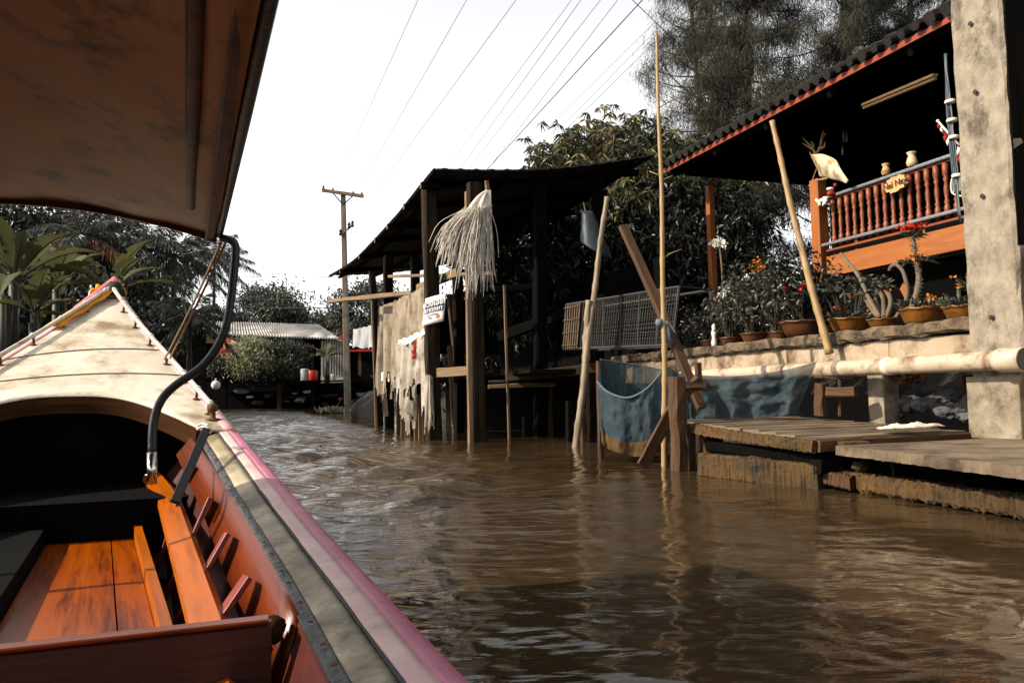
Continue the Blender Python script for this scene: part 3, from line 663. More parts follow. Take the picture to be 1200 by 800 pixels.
# tall concrete column
col = thing('concrete_column', 'tall weathered concrete column standing at the right edge of the landing', 'column', W(3.98, 4.9, .3))
b = MB(); b.beam(W(3.97, 4.92, .30), W(3.97, 4.92, 5.4), .37, .40, up=U, seg=40, jit=.018, ch=.06)
b.build('shaft', 'column_concrete', col)
b = MB(); b.beam(W(3.97, 4.712, .28), W(3.97, 4.712, .69), .39, .045, up=NL, seg=4, jit=.03, ch=.1); b.build('base_panel', 'concrete', col)
b = MB(); b.beam(W(3.774, 4.93, 1.53), W(3.774, 4.93, 5.4), .36, .02, up=U, seg=12, jit=.03); b.build('side_board', 'dark_wood', col)  # dark board stands in for the shade on the column's near face
for z in (1.08, 1.9, 2.62, 3.1):
    b = MB(); b.lathe([(.016, -.002), (.016, .004), (.004, .0045)], W(3.99+random.uniform(-.04, .04), 4.719, z), 10, axis=-NL); b.build('bolt_hole', 'rubber', col)
gp = MB(); gp.beam(W(3.73, 4.93, .9), W(2.2, 4.93, .9), .32, 1.22, seg=8, jit=.02, ch=.03)
tag(gp.build('garden_wall', 'whitewash'), 'whitewashed plaster wall end, right against the tall concrete column', 'wall')
# cables up the column
cab = thing('cable_bundle', 'bundle of blue and grey cables strapped along the concrete column', 'cable', W(4.24, 4.72, 2.0))
for k in range(9):
    b = MB(); o1 = random.uniform(-.03, .03); pts = []
    for i in range(12):
        t = i/11; px = interp(t, [0, .25, .5, .75, 1], [1142, 1136, 1131, 1126, 1124]); py = interp(t, [0, 1], [262, 62])
        spread = .004+.022*math.sin(math.pi*t)
        c = PL(px-13, py, 4.76); pts.append(c+U*(.02+o1*spread*30)+NL*random.uniform(-.008, .008))
    b.tube(pts, .006, 6); b.build('cable', ('cable_blue', 'cable_grey', 'cable_blue', 'cable_black')[k % 4], cab, smooth=True)
for py in (118, 140, 160, 205):
    c = PL(interp(py, [62, 262], [1111, 1130]), py, 4.76)+U*.02
    b = MB(); b.lathe([(.034, -.01), (.037, 0), (.034, .01)], c, 12); b.build('strap', 'white_cloth', cab)
# meter box
mb_ = thing('meter_box', 'small grey steel electric box on the column behind the balustrade end', 'electric box', PL(1133, 215, 4.95))
b = MB(); b.box(PL(1124, 216, 4.98), .09, .07, .12, rz=-TH+R(90), ch=.1); b.build('case', 'grey_plastic', mb_)
b = MB(); b.tube(cubic([PL(1120, 204, 4.93), PL(1115, 212, 4.93), PL(1116, 226, 4.93), PL(1127, 230, 4.93)], 5), .006, 6); b.build('conduit', 'rail_white', mb_)
# large pipe
pipe = thing('drain_pipe', 'long white plastic drain pipe running below the stone ledge', 'pipe', W(6, 4.6, .8))
b = MB(); p0, p1 = PL(1196, 421, 4.60), PL(800, 441, 4.60)
b.tube([lerp(p0, p1, i/10) for i in range(11)], .064, 20, cap=False); b.build('pipe_run', 'pipe_pvc', pipe, smooth=True)
b = MB(); b.lathe([(.066, .0), (.066, -.002), (.077, .004), (.078, .16), (.070, .19), (.066, .19)], p0-(p1-p0).normalized()*.03, 22, axis=(p1-p0)); b.build('coupling', 'pipe_pvc', pipe, smooth=True)
b = MB(); b.lathe([(.072, -.005), (.073, -.005), (.073, .0), (.01, .001)], p0-(p1-p0).normalized()*.032, 22, axis=(p1-p0)); b.build('pipe_mouth', 'rubber', pipe, smooth=True)
for px in (984, 1042): 
    c = PL(px, interp(px, [800, 1196], [441, 421]), 4.60); b = MB(); b.lathe([(.065, -.03), (.069, -.028), (.069, .028), (.065, .03)], c, 20, axis=(p1-p0)); b.build('pipe_sleeve', 'whitewash' if px > 1000 else 'concrete', pipe, smooth=True)
# stakes and cross pieces that carry the pipe
st = thing('pipe_trestle', 'old wooden trestle under the white pipe beside the blue net', 'trestle', PL(965, 485, 4.55))
b = MB(); b.beam(PL(963, 487, 4.5), PL(963, 449, 4.5), .09, .10, up=U, seg=3, jit=.05); b.build('post', 'brown_wood', st)
b = MB(); b.beam(PL(970, 459, 4.52), PL(1003, 459, 4.62), .09, .075, seg=3, jit=.05); b.build('beam', 'brown_wood', st)
b = MB(); b.beam(PL(955, 441, 4.56), PL(1000, 442, 4.64), .03, .025, seg=3, jit=.05); b.build('beam', 'brown_wood', st)
b = MB(); b.tube([PL(984, 487, 4.62), PL(984, 434, 4.62)], .014, 7); b.build('stake', 'brown_wood', st)
# rocks under the ledge
from mathutils import noise as mn
def rock(b, c, r, sq, seed):
    b.sphere(c, r, 14, sq)
    for i, v in enumerate(b.v):
        q = Vector(v)-c; u = q.normalized() if q.length > 0 else q; o_ = Vector((seed*3.1, seed*1.7, 0))
        cell = mn.voronoi(u*1.7+o_)[0]; n_ = .30*(cell[1]-cell[0])+.22*mn.noise(u*2.2+o_)+.08*mn.noise(u*6+o_)
        b.v[i] = tuple(c+q*(.86+n_))
k = 0
for (px, py, L, r, sq) in ((1078, 461, 5.35, .15, (1.5, .9, .75)), (1062, 474, 5.1, .12, (1.4, 1, .7)), (1120, 463, 5.3, .13, (1.5, 1, .75)), (1096, 474, 5.15, .12, (1.7, 1, .6)), (1142, 480, 5.1, .12, (1.3, 1, .9)), (1150, 462, 5.35, .10, (1.1, 1, 1)), (1120, 482, 5.05, .10, (1.6, 1, .6)), (1040, 482, 5.3, .12, (1.3, 1, .8))):
    b = MB(); rock(b, PL(px, py, L), r, sq, k)
    lab = ['pale grey boulder, highest of the rubble under the ledge', 'rounded grey boulder touching the concrete pillar under the pipe', 'long grey boulder in the middle of the rubble under the pipe', 'flat grey boulder behind the crumpled rag', 'dark boulder leaning against the base of the tall column', 'small grey boulder tucked above the column-side rubble', 'low flat rock in front of the rubble near the deck edge', 'dark boulder behind the concrete pillar under the pipe'][k]; k += 1
    tag(b.build('boulder', 'grey_rock'), lab, 'rock', 'boulders piled under the ledge')

fp = thing('marigold_plant', 'orange flowering plant growing under the ledge behind the pipe', 'plant', PL(1066, 470, 5.4))
for q in range(6):
    cx_, cy_ = (1055, 1062, 1068, 1075, 1081, 1066)[q], (441, 447, 438, 443, 437, 433)[q]
    leaves('blossom', 'petal_orange', [tuple(PL(random.gauss(cx_, 2), random.gauss(cy_, 1.5), random.uniform(5.3, 5.4))) for _ in range(18)], unit(18), .04, .034, parent=fp)
b = MB()
for i in range(7): b.tube([PL(1066, 475, 5.4), PL(random.gauss(1066, 8), random.gauss(443, 4), 5.35)], .004, 5)
b.build('stems', 'leaf_dark', fp)
cr_ = thing('wooden_crate', 'small brown slatted wooden crate under the ledge by the column', 'crate', PL(1145, 455, 5.2))
for (a_, c_) in (((1129, 440), (1152, 440)), ((1129, 455), (1152, 455)), ((1130, 440), (1130, 456)), ((1150, 440), (1150, 456)), ((1131, 442), (1149, 454))):
    b = MB(); b.beam(PL(*a_, 5.2), PL(*c_, 5.2), .02, .02, seg=2, jit=.05); b.build('slat', 'brown_wood', cr_)
# ---------------------------------------------------------------- landing platform
plat = thing('landing_stage', 'weathered grey-brown plank landing stage on posts beside the canal', 'landing stage', P(960, 540, 5.6))
FLc, FRc = P(789, 491, 6.75), P(956, 513, 5.0)
BRc = FRc+NL*1.3+U*.06; BLc = FLc+NL*1.15
nP = 9
for i in range(nP):
    t0, t1 = i/nP+.004, (i+1)/nP-.003
    a0, a1 = lerp(FRc, FLc, (t0+t1)/2), lerp(BRc, BLc, (t0+t1)/2)
    wd = (lerp(FRc, FLc, t1)-lerp(FRc, FLc, t0)).length
    b = MB(); ov = random.uniform(-.015, .02); b.beam(a0-NL*ov, a1, wd*.985, .055, seg=8, jit=.05, ch=.12)
    for v in range(len(b.v)): b.v[v] = (b.v[v][0], b.v[v][1], b.v[v][2]-.03)
    b.build('plank', 'platform_top', plat)
b = MB(); b.beam(lerp(FLc, FRc, -.01)-Vector((0, 0, .045))-NL*.022, lerp(FLc, FRc, 1.005)-Vector((0, 0, .052))-NL*.022, .04, .075, seg=130, jit=.2, ch=.2, bend=.01); b.build('edge_board', 'mossy_board', plat)
b = MB(); b.beam(FRc-Vector((0, 0, .05))-U*.022, BRc-Vector((0, 0, .05))-U*.022, .035, .075, seg=20, jit=.1, ch=.2); b.build('edge_board', 'brown_wood', plat)
# lower step slab
SFL, SFR = P(979, 522, 4.88), P(1225, 549.5, 3.36)
SBL, SBR = SFL+NL*1.5-U*.02, SFR+NL*1.5
b = MB(); rows = []
for i in range(61):
    t = i/60; p, q = lerp(SFL, SFR, t), lerp(SBL, SBR, t); j = Vector((random.uniform(-.012, .012), 0, random.uniform(-.003, .003)))
    rows.append([p+j, lerp(p, q, .1), lerp(p, q, .4), lerp(p, q, .7), q])
b.grid(rows, thick=.055); b.build('step_slab', 'slab_top', plat)
# beams at the waterline
def ragged(name, mat, a, c, w_, h_, seg=120, jit=.2, bend=0.0, par=plat):
    b = MB(); b.beam(a, c, w_, h_, seg=seg, jit=jit*.75, ch=.16, bend=bend); return b.build(name, mat, par)
ragged('waterline_beam', 'mossy_board', P(981, 560, 5.15), P(1230, 597, 3.65), .10, .105, jit=.13)
ragged('waterline_beam', 'mossy_board', P(822, 544, 6.0), P(962, 560, 5.05), .07, .17, jit=.12)
ragged('waterline_beam', 'brown_wood', P(880, 541, 5.62), P(1000, 566, 4.88), .06, .085, jit=.12)
ragged('waterline_beam', 'dark_wood', P(820, 545, 6.3)+NL*.5, P(1220, 580, 3.8)+NL*.5, .10, .25, jit=.05)
ragged('cross_beam', 'black_wood', P(823, 520, 6.2)+NL*.08-Vector((0, 0, .02)), P(960, 540, 5.0)+NL*.08, .10, .08, jit=.05)
b = MB(); b.sphere(P(1008, 546, 4.9), .045, 5, (1.2, 1, .8), jit=.2); b.build('stone_chock', 'mossy_board', plat)
b = MB(); b.box(P(968, 545, 5.06), .16, .10, .09, rz=.3, jit=.12, ch=.2); b.build('stone_chock', 'dark_wood', plat)
b = MB(); b.box(P(1000, 521, 5.0)+U*.02, .18, .12, .045, rz=.2, jit=.05, ch=.2); b.build('stone_chock', 'mossy_board', plat)
for (p0_, p1_, w_, mt) in ((P(796, 556, 6.35), P(793, 441, 6.35), .115, 'brown_wood'), (P(811, 556, 6.45), P(808, 497, 6.45), .07, 'brown_wood'), (P(835, 552, 6.9), P(833, 500, 6.9), .16, 'black_wood'), (P(905, 560, 5.95), P(905, 515, 5.95), .12, 'black_wood'), (P(1060, 575, 5.0), P(1060, 530, 5.0), .14, 'black_wood'), (P(1170, 590, 4.4), P(1170, 545, 4.4), .14, 'black_wood')):
    b = MB(); q = Vector(p0_); q.z = -.3; b.beam(q, p1_, w_, w_, up=U, seg=9, jit=.07, ch=.2); b.build('post', mt, plat)
b = MB(); b.beam(P(822, 502, 6.45), P(830, 535, 6.3), .05, .03, up=U, seg=4, jit=.08); b.build('strut', 'brown_wood', plat)
# leaning boards and chocks at the corner post
tag((MB().beam(P(753, 545, 6.65), P(794, 468, 6.62), .10, .035, up=U, seg=8, jit=.07)).build('leaning_board', 'brown_wood'), 'rust-brown board leaning on the corner post beside the blue net bag', 'board')
wb = MB(); wb.beam(P(798, 452, 6.5), P(826, 452, 6.5), .09, .07, up=Vector((.3, .2, 1)), seg=3, jit=.1); wb.beam(P(803, 462, 6.52), P(819, 443, 6.48), .06, .06, up=U, seg=3, jit=.1)
tag(wb.build('wood_block', 'brown_wood'), 'square wood block wedged on top of the landing stage corner post', 'wood block')
# crumpled rag
b = MB(); rows = []
c0 = P(1030, 492, 5.25); 
for i in range(22):
    row = []
    for k in range(12):
        x, y = i/21, k/11; 
        p = lerp(c0, c0+NL*.56+U*.02, x)+U*(y-.5)*.16*(math.sin(math.pi*min(.97, x+.06))**.7)
        hgt = .012+.038*math.sin(math.pi*x)**.6*math.sin(math.pi*y)**.6*(.55+.45*math.sin(x*23+y*9)*math.cos(y*14+x*5))+random.uniform(0, .006)
        zt = lerp(FRc.z, FLc.z, .18)+.006
        row.append(Vector((p.x, p.y, zt+hgt)))
    rows.append(row)
b.grid(rows[::-1], thick=.006); tag(b.build('crumpled_rag', 'rag', smooth=True), 'crumpled white and red rag lying on the landing stage planks', 'rag')
# ---------------------------------------------------------------- bamboo and poles
def bamboo(name, mat, p0, p1, r0, r1, label, cat='pole', nodes=9, bend=.03, stubs=()):
    p0, p1 = Vector(p0), Vector(p1); d, s_, u_ = basis(p1-p0); ln = (p1-p0).length; pts = []; rs = []
    bx, by = random.uniform(-bend, bend), random.uniform(-bend, bend)
    for i in range(nodes*4+1):
        t = i/(nodes*4); nd = (i % 4 == 0); r = lerp(r0, r1, t)
        pts.append(p0+d*ln*t+(s_*bx+u_*by)*math.sin(math.pi*t)+s_*.004*math.sin(t*17))
        rs.append(r*(1.18 if nd else 1.0))
    b = MB(); b.tube(pts, rs, 10); 
    for t, dx in stubs:
        c = p0+d*ln*t+(s_*bx+u_*by)*math.sin(math.pi*t); b.tube([c, c+RT*dx*.35+UP*abs(dx)*.25, c+RT*dx+UP*abs(dx)*.5], [lerp(r0, r1, t)*.35, .007, .004], 6)
    return tag(b.build(name, mat, smooth=True), label, cat)
f0 = P(778, 549, 6.75); f0.z = -.3
bamboo('bamboo_pole', 'bamboo', f0, P(769, 38, 6.85), .027, .013, 'tallest bamboo pole, upright in the water beside the blue net bag', stubs=((.15, -.06), (.41, .05), (.505, .16), (.67, .10), (.68, -.10), (.83, .22)), nodes=16)
f0 = P(671, 524, 9.3); f0.z = -.3
bamboo('bamboo_pole', 'bamboo_grey', f0, P(711, 231, 9.5), .043, .028, 'grey bamboo pole leaning out of the water left of the net bag', nodes=12, bend=.02)
bamboo('bamboo_pole', 'bamboo_grey', P(686, 440, 9.42), P(690, 352, 9.4), .045, .035, 'short broken bamboo stub tied to the leaning grey pole', nodes=4, bend=.01)
bamboo('bamboo_pole', 'bamboo', W(SL(PL(972, 414, 4.72))[0], 4.72, SL(PL(972, 414, 4.72))[2]), P(905, 142, 7.1), .034, .022, 'slender bamboo pole leaning against the flower ledge below the roof', nodes=11, stubs=((.05, -.06), (.37, .07), (.62, .06)))
tag((MB().beam(P(822, 478, 6.6), P(730, 265, 7.3), .085, .05, up=U, seg=9, jit=.04, bend=.01)).build('leaning_timber', 'brown_wood'), 'long brown timber leaning behind the tall upright bamboo pole', 'timber')
# ribbon tied at the crossing
rbn = thing('blue_ribbon', 'blue cloth ribbon knotted where bamboo pole and brown timber cross', 'ribbon', P(776, 380, 6.8))
b = MB(); b.lathe([(.03, -.03), (.038, 0), (.03, .03)], P(773, 378, 6.78), 10); b.build('knot', 'blue_ribbon' if 'blue_ribbon' in MATS else M('blue_ribbon', (.17, .21, .27), (.24, .28, .34), rough=.8, transl=.2), rbn, smooth=True)
b = MB(); b.grid([[P(777+i*.8+1.5*math.sin(i), 377+i*4, 6.77), P(781+i*1.3, 376+i*4, 6.75), P(785+i*.4-abs(i-4)*.8, 377+i*4, 6.77)] for i in range(8)], thick=.004); b.build('ribbon_tail', 'blue_ribbon', rbn, smooth=True)
b = MB(); b.grid([[P(780+i*1.7, 376-3*math.sin(i*.5)+i*1.6, 6.74), P(780+i*1.7, 380-3*math.sin(i*.5)+i*1.6, 6.74)] for i in range(8)], thick=.004); b.build('ribbon_loop', 'blue_ribbon', rbn, smooth=True)
# ---------------------------------------------------------------- blue nets
bag = thing('blue_net_bag', 'blue-green fishing net bag hanging open over the water between poles', 'fishing net', P(740, 530, 7.0))
def netgrid(top, bot, nr=16, fold=.03, nf=7, seed=0):
    rows = []
    for i in range(nr+1):
        t = i/nr; row = []
        for k in range(len(top)):
            s_ = k/(len(top)-1); p = lerp(top[k], bot[k], t)
            f_ = fold*math.sin(s_*nf*math.pi+seed+1.2*math.sin(t*2+seed))*(.35+.65*t)*(.6+.4*math.sin(s_*13+seed))
            f_ += fold*.55*mn.noise(Vector((s_*9, t*5, seed*7)))+fold*.3*mn.noise(Vector((s_*26, t*11, seed)))
            row.append(p+Vector((-.35*f_, -f_, .25*f_*(t > .8))))
        rows.append(row)
    return rows
def curve(pts, n=40): return cubic([P(*p) for p in pts], max(2, 2*n//(len(pts)-1)))
front_top = curve([(700, 447, 7.35), (712, 459, 7.1), (735, 466, 6.95), (757, 456, 6.85), (775, 437, 6.8)], 24)
front_bot = curve([(706, 520, 7.3), (715, 527, 7.2), (735, 533, 7.1), (755, 534, 7.0), (776, 528, 6.95)], 24)
b = MB(); b.grid(netgrid(front_top, front_bot, 26, .04, 5, 1.0)[:21]); b.build('front_panel', 'blue_net', bag, smooth=True)
b = MB(); b.grid(netgrid(front_top, front_bot, 26, .04, 5, 1.0)[20:]); b.build('silted_hem', 'blue_net_dirty', bag, smooth=True)
back_top = curve([(703, 421, 7.6), (730, 425, 7.65), (770, 432, 7.65), (806, 442, 7.5)], 21)
back_bot = curve([(708, 515, 7.6), (735, 520, 7.65), (770, 522, 7.65), (806, 515, 7.5)], 21)
b = MB(); b.grid(netgrid(back_top, back_bot, 10, .03, 6, 2.0)); b.build('back_panel', 'blue_net', bag, smooth=True)
lt = curve([(700, 447, 7.35), (702, 432, 7.45), (703, 421, 7.6)], 8); lb_ = curve([(706, 520, 7.3), (707, 518, 7.45), (708, 515, 7.6)], 8)
b = MB(); b.grid(netgrid(lt, lb_, 10, .02, 3, .5)); b.build('side_panel', 'blue_net', bag, smooth=True)
rt_ = curve([(775, 437, 6.8), (783, 430, 6.85), (790, 434, 7.1), (806, 442, 7.5)], 12); rb_ = curve([(776, 528, 6.95), (783, 520, 7.0), (795, 505, 7.2), (806, 500, 7.5)], 12)
b = MB(); b.grid(netgrid(rt_, rb_, 12, .05, 4, .2)); b.build('side_panel', 'blue_net', bag, smooth=True)
b = MB(); b.tube(front_top, .010, 7); b.tube(back_top, .006, 6); b.build('rim_rope', 'net_edge', bag, smooth=True)
sh_t = curve([(786, 433, 6.95), (800, 437, 6.85), (830, 440, 6.75), (870, 440, 6.65), (915, 434, 6.6), (957, 424, 6.55)], 40)
sh_b = curve([(800, 490, 6.85), (812, 492, 6.8), (840, 492, 6.75), (872, 490, 6.65), (905, 488, 6.6), (934, 486, 6.55)], 40)
b = MB(); b.grid(netgrid(sh_t, sh_b, 30, .055, 11, .7)); 
sh = b.build('blue_net_sheet', 'blue_net', smooth=True); tag(sh, 'blue-green net sheet draped from the white pipe behind the landing stage', 'fishing net')
# net pole stakes behind bag
for px, py0, py1, D, lab in ((704, 530, 423, 7.65, 'thin brown stake holding the left corner of the blue net bag'), (820, 500, 425, 7.6, 'thin dark stake behind the leaning timber and the net sheet')):
    q = P(px, py0, D); q.z = -.3
    b = MB(); b.beam(q, P(px-2, py1, D), .05, .05, up=U, seg=6, jit=.06); tag(b.build('net_stake', 'brown_wood'), lab, 'stake')
# ================================================================ RAISED HOUSE WITH BALCONY
house = thing('stilt_house', 'raised timber house with orange balcony under a dark tiled roof', 'house', W(7, 8, GZ))
SE = 10.95; SN = 1.0           # far end and near end along the bank
ZE = .65+.538*6.3-.0            # eave height
# roof: front slope, ridge at L 9.6, back slope; corrugated tile ridges
b = MB(); rows = []
nc = 150
for i in range(nc+1):
    s = lerp(SE, SN, i/nc); wv = .022*math.sin(i*math.pi*.5*1.0) if i % 2 else 0
    rows.append([W(s, 6.3, ZE+.07+wv), W(s, 8.0, ZE+.80+wv), W(s, 9.8, ZE+1.55+wv), W(s, 11.5, ZE+.85+wv), W(s, 13.2, ZE+.15+wv)])
b.grid(rows, thick=.05); b.build('roof', 'roof_tile', house)
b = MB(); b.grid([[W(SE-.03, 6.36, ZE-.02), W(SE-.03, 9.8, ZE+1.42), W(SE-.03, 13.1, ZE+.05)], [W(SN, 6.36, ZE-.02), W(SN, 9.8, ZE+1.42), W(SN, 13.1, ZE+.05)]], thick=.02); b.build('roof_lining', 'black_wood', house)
# tile lumps hanging over the fascia and scalloped orange fascia
b = MB()
for i in range(56):
    s = lerp(SE-.05, SN, (i+.5)/56); b.tube([W(s, 6.20, ZE+.085), W(s, 6.5, ZE+.215)], random.uniform(.045, .066), 8, jit=.14)
b.build('eave_tiles', 'roof_tile', house)
pts_lo = [W(lerp(SE, SN, i/224), 6.285, ZE-.012) for i in range(225)]
pts_hi = [W(lerp(SE, SN, i/224), 6.285, ZE+.035+.018*abs(math.sin(i*math.pi/4))) for i in range(225)]
b = MB(); b.grid([pts_hi, pts_lo], thick=.025); b.build('fascia', 'fascia_orange', house)
for s in np.linspace(SE-.2, SN+.4, 9):
    b = MB(); b.beam(W(s, 6.34, ZE-.05), W(s, 9.7, ZE+1.32), .07, .12, seg=3); b.build('rafter', 'black_wood', house)
# far gable: tie beam with boards above it
zt = SL(PL(838, 207, 7.0))[2]
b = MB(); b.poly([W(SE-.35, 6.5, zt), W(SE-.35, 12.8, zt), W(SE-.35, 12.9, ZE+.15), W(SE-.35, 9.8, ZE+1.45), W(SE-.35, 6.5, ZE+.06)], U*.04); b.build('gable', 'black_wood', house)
# posts
def hpost(px, pyt, pyb, L, w_, mat='house_orange'):
    a, c = PL(px, pyb, L), PL(px, pyt, L); z0 = a.z; s_ = SL(a)[0]
    b = MB(); b.beam(W(s_, L, GZ-.1), W(s_, L, c.z), w_, w_, up=U, seg=6, jit=.02, ch=.08); return b.build('post', mat, house)
hpost(838, 215, 400, 7.0, .10); hpost(966.5, 208, 395, 7.0, .155)
b = MB(); q = PL(966.5, 395, 7.0); s_ = SL(q)[0]; b.beam(W(s_, 6.99, GZ-.1), W(s_, 6.99, SL(PL(966, 318, 7.0))[2]), .21, .21, up=U, seg=3, jit=.02); b.build('post_plinth', 'house_orange', house)
hpost(835+8, 207, 400, 9.0, .12, 'black_wood')
SP = SL(PL(966.5, 300, 7.0))[0]
# balcony: beam, floor, rails, balusters
SB1 = SP-.09; SB0 = 1.6
zr_t = .65+.326*7.0*1.0; 
def rz(py, px, L=7.0): return SL(PL(px, py, L))[2]
z_top = rz(231, 976); z_bot = rz(286, 976); z_b2 = rz(294, 976); zb_hi = rz(300, 976); zb_lo = rz(324, 976)
L7 = 7.0
b = MB(); b.beam(W(SB1, L7, (zb_hi+zb_lo)/2), W(SB0, L7, (zb_hi+zb_lo)/2), .10, zb_hi-zb_lo, seg=8, jit=.012, ch=.05); b.build('floor_beam', 'house_orange', house)
b = MB(); b.beam(W(SB1, L7+.02, zb_lo-.02), W(SB0, L7+.02, zb_lo-.02), .05, .03, seg=8, jit=.03); b.build('floor_beam', 'dark_wood', house)
b = MB(); b.grid([[W(SB1, 6.96, zb_hi+.01), W(SB0, 6.96, zb_hi+.01)], [W(SB1, 12.5, zb_hi+.01), W(SB0, 12.5, zb_hi+.01)]], thick=.05); b.build('balcony_floor', 'black_wood', house)
b = MB(); b.tube([W(SB1+.05, L7-.05, z_top), W(SB0, L7-.05, z_top)], .022, 10); b.build('hand_rail', 'rail_blue', house, smooth=True)
b = MB(); b.tube([W(SB1+.05, L7-.06, z_bot), W(SB0, L7-.06, z_bot)], .022, 10); b.build('bottom_rail', 'rail_blue', house, smooth=True)
b = MB(); b.beam(W(SB1, L7-.03, z_b2+.008), W(SB0, L7-.03, z_b2+.008), .03, .03, seg=4); b.build('bottom_rail', 'baluster_brown', house)
b = MB(); b.beam(W(SB1, L7+.0, z_top-.03), W(SB0, L7, z_top-.03), .05, .03, seg=4); b.build('hand_rail', 'baluster_brown', house)
pxs = [976+ (1132-976)*(1-(1-i/15)**1)*1.0 for i in range(16)]
hb_ = z_top-z_bot-.02; m0 = None
prof = [(.033, 0), (.033, .20), (.020, .24), (.030, .28), (.018, .33), (.026, .44), (.027, .52), (.018, .62), (.030, .68), (.020, .72), (.033, .76), (.033, 1.0)]
s_first, s_gap = SB1-.10, .120
for i in range(40):
    s = s_first-i*s_gap
    if s < SB0: break
    c = W(s, L7, z_bot-.04)
    if m0 is None:
        b = MB(); b.lathe([(r, h*(hb_+.05)) for r, h in prof], c, 10); m0 = b.build('baluster', 'baluster_brown', house, smooth=True); c0_ = c
    else:
        o = m0.copy(); COL.objects.link(o); o.parent = house; o.location = Vector(m0.location)+(c-c0_)
for i in range(5):
    s = SB1-.5-i*1.0; b = MB(); b.beam(W(s, L7-.02, zb_hi), W(s, L7-.02, z_bot), .04, .04, up=U, seg=2); b.build('rail_stud', 'baluster_brown', house)
# lower porch railing under the balcony, lit orange posts
for (px, y0, y1) in ((984, 318, 366), (998, 320, 350), (1010, 318, 345), (1018, 350, 372)):
    b = MB(); a, c = PL(px, y1, 7.3), PL(px, y0, 7.3); b.beam(a, c, .05, .05, up=U, seg=3); b.build('porch_stud', 'house_orange', house)
b = MB(); b.beam(PL(978, 326, 7.35), PL(1060, 312, 7.35), .05, .05, seg=3); b.build('porch_rail', 'baluster_brown', house)
for px in (1003, 1040, 1060): 
    b = MB(); c = PL(px, 338, 7.25); b.poly([c+Vector((0, 0, .10)), c+U*-.07, c+Vector((0, 0, -.12)), c+U*.07], NL*.02); b.build('porch_finial', 'house_orange', house)
# walls: dark timber behind balcony, and below
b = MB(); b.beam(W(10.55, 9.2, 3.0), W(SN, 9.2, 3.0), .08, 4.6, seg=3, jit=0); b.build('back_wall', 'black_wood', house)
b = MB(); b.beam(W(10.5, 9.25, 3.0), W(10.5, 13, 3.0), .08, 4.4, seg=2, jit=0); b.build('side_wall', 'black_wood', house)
# glints inside: hanging bottles
gl = thing('hanging_bottles', 'small pale bottles hanging in the dark behind the antlers', 'bottle', PL(990, 165, 7.8))
for px, py, h in ((988.5, 160, .16), (992, 161, .12), (987.5, 178, .09)):
    b = MB(); c = PL(px, py, 7.8); b.lathe([(.004, .09), (.010, h*.5), (.018, h*.25), (.018, -h*.5), (.003, -h*.52)], c, 8); b.build('bottle', 'grey_plastic', gl, smooth=True)
# unlit tube lamp under the roof
tl = thing('tube_lamp', 'unlit fluorescent tube fitting slung under the dark roof', 'lamp', P(1050, 105, 7.9))
a, c = P(1012, 123, 8.6), P(1096, 88, 7.2)
b = MB(); b.beam(a, c, .05, .03, seg=2, jit=0); b.build('housing', 'lamp_housing', tl)
b = MB(); b.tube([a-Vector((0, 0, .035)), c-Vector((0, 0, .035))], .016, 8); b.build('tube', 'lamp_housing', tl)
# bent cloth pennant with antlers on the newel post
fl = thing('cream_flag', 'stained cream cloth flapping from the orange newel post', 'flag', PL(967, 212, 6.95))
b = MB(); rows = []
for i in range(15):
    t = i/14; top = cubic([PL(951, 181, 6.9), PL(966, 181, 6.85), PL(981, 190, 6.82), PL(993, 211, 6.8)], 5); bot = cubic([PL(961, 207, 6.95), PL(970, 209, 6.9), PL(982, 212, 6.85), PL(993, 215, 6.8)], 5)
    rows.append([lerp(top[k], bot[k], t)+NL*(-.05*math.sin(math.pi*t)*math.sin(k/15*3)+.015*math.sin(k*.9+t*4)) for k in range(16)])
b.grid(rows, thick=.004); b.build('cloth', 'flag_cream', fl, smooth=True)
b = MB(); b.tube([PL(949, 178, 6.9), PL(957, 195, 6.92), PL(966, 211, 6.95)], .010, 6); b.build('stick', 'antler', fl)
b = MB(); b.tube([PL(948, 218, 6.95), PL(958, 211, 6.93), PL(970, 209, 6.93)], .012, 6); b.tube([PL(951, 214, 6.95), PL(957, 198, 6.93)], .008, 6); b.build('stick', 'antler', fl)
an = thing('antlers', 'pair of branching deer antlers mounted above the cream cloth', 'antlers', PL(957, 182, 7.0))
b = MB()
for pts in (((956, 181), (951, 172), (944, 165), (941, 161)), ((953, 175), (946, 171), (940, 168)), ((953, 174), (953, 169), (950, 166)), ((957, 181), (961, 172), (964, 163), (968, 156)), ((962, 171), (963, 162), (965, 153)), ((961, 174), (966, 172), (967, 166))):
    q = cubic([PL(x, y, 7.0+.02*i) for i, (x, y) in enumerate(pts)], 4); b.tube(q, [lerp(.022, .006, i/(len(q)-1)) for i in range(len(q))], 7)
b.sphere(PL(957, 183, 7.0), .04, 6, jit=.1); b.build('antler_pair', 'antler', an, smooth=True)
# flower garlands at the newel
gd = thing('shell_garland', 'white shell garland looped round the orange post at the handrail', 'garland', PL(962, 236, 6.95))
b = MB()
for i in range(14): b.sphere(PL(random.uniform(957, 969), random.uniform(232, 241), 6.86), random.uniform(.018, .03), 5, jit=.15)
b.build('shells', 'white_cloth', gd, smooth=True)
hf = thing('hanging_ornament', 'red and white ornament hanging just below the cream cloth', 'ornament', PL(974, 228, 6.9))
b = MB(); b.sphere(PL(974, 227, 6.9), .04, 6, (1.3, 1, .9), jit=.12); b.sphere(PL(979, 217, 6.9), .026, 6, jit=.12); b.build('red_part', 'petal_red', hf, smooth=True)
b = MB(); b.sphere(PL(973, 221.5, 6.9), .035, 6, (1.4, 1, .6), jit=.1); b.build('white_part', 'white_cloth', hf, smooth=True)
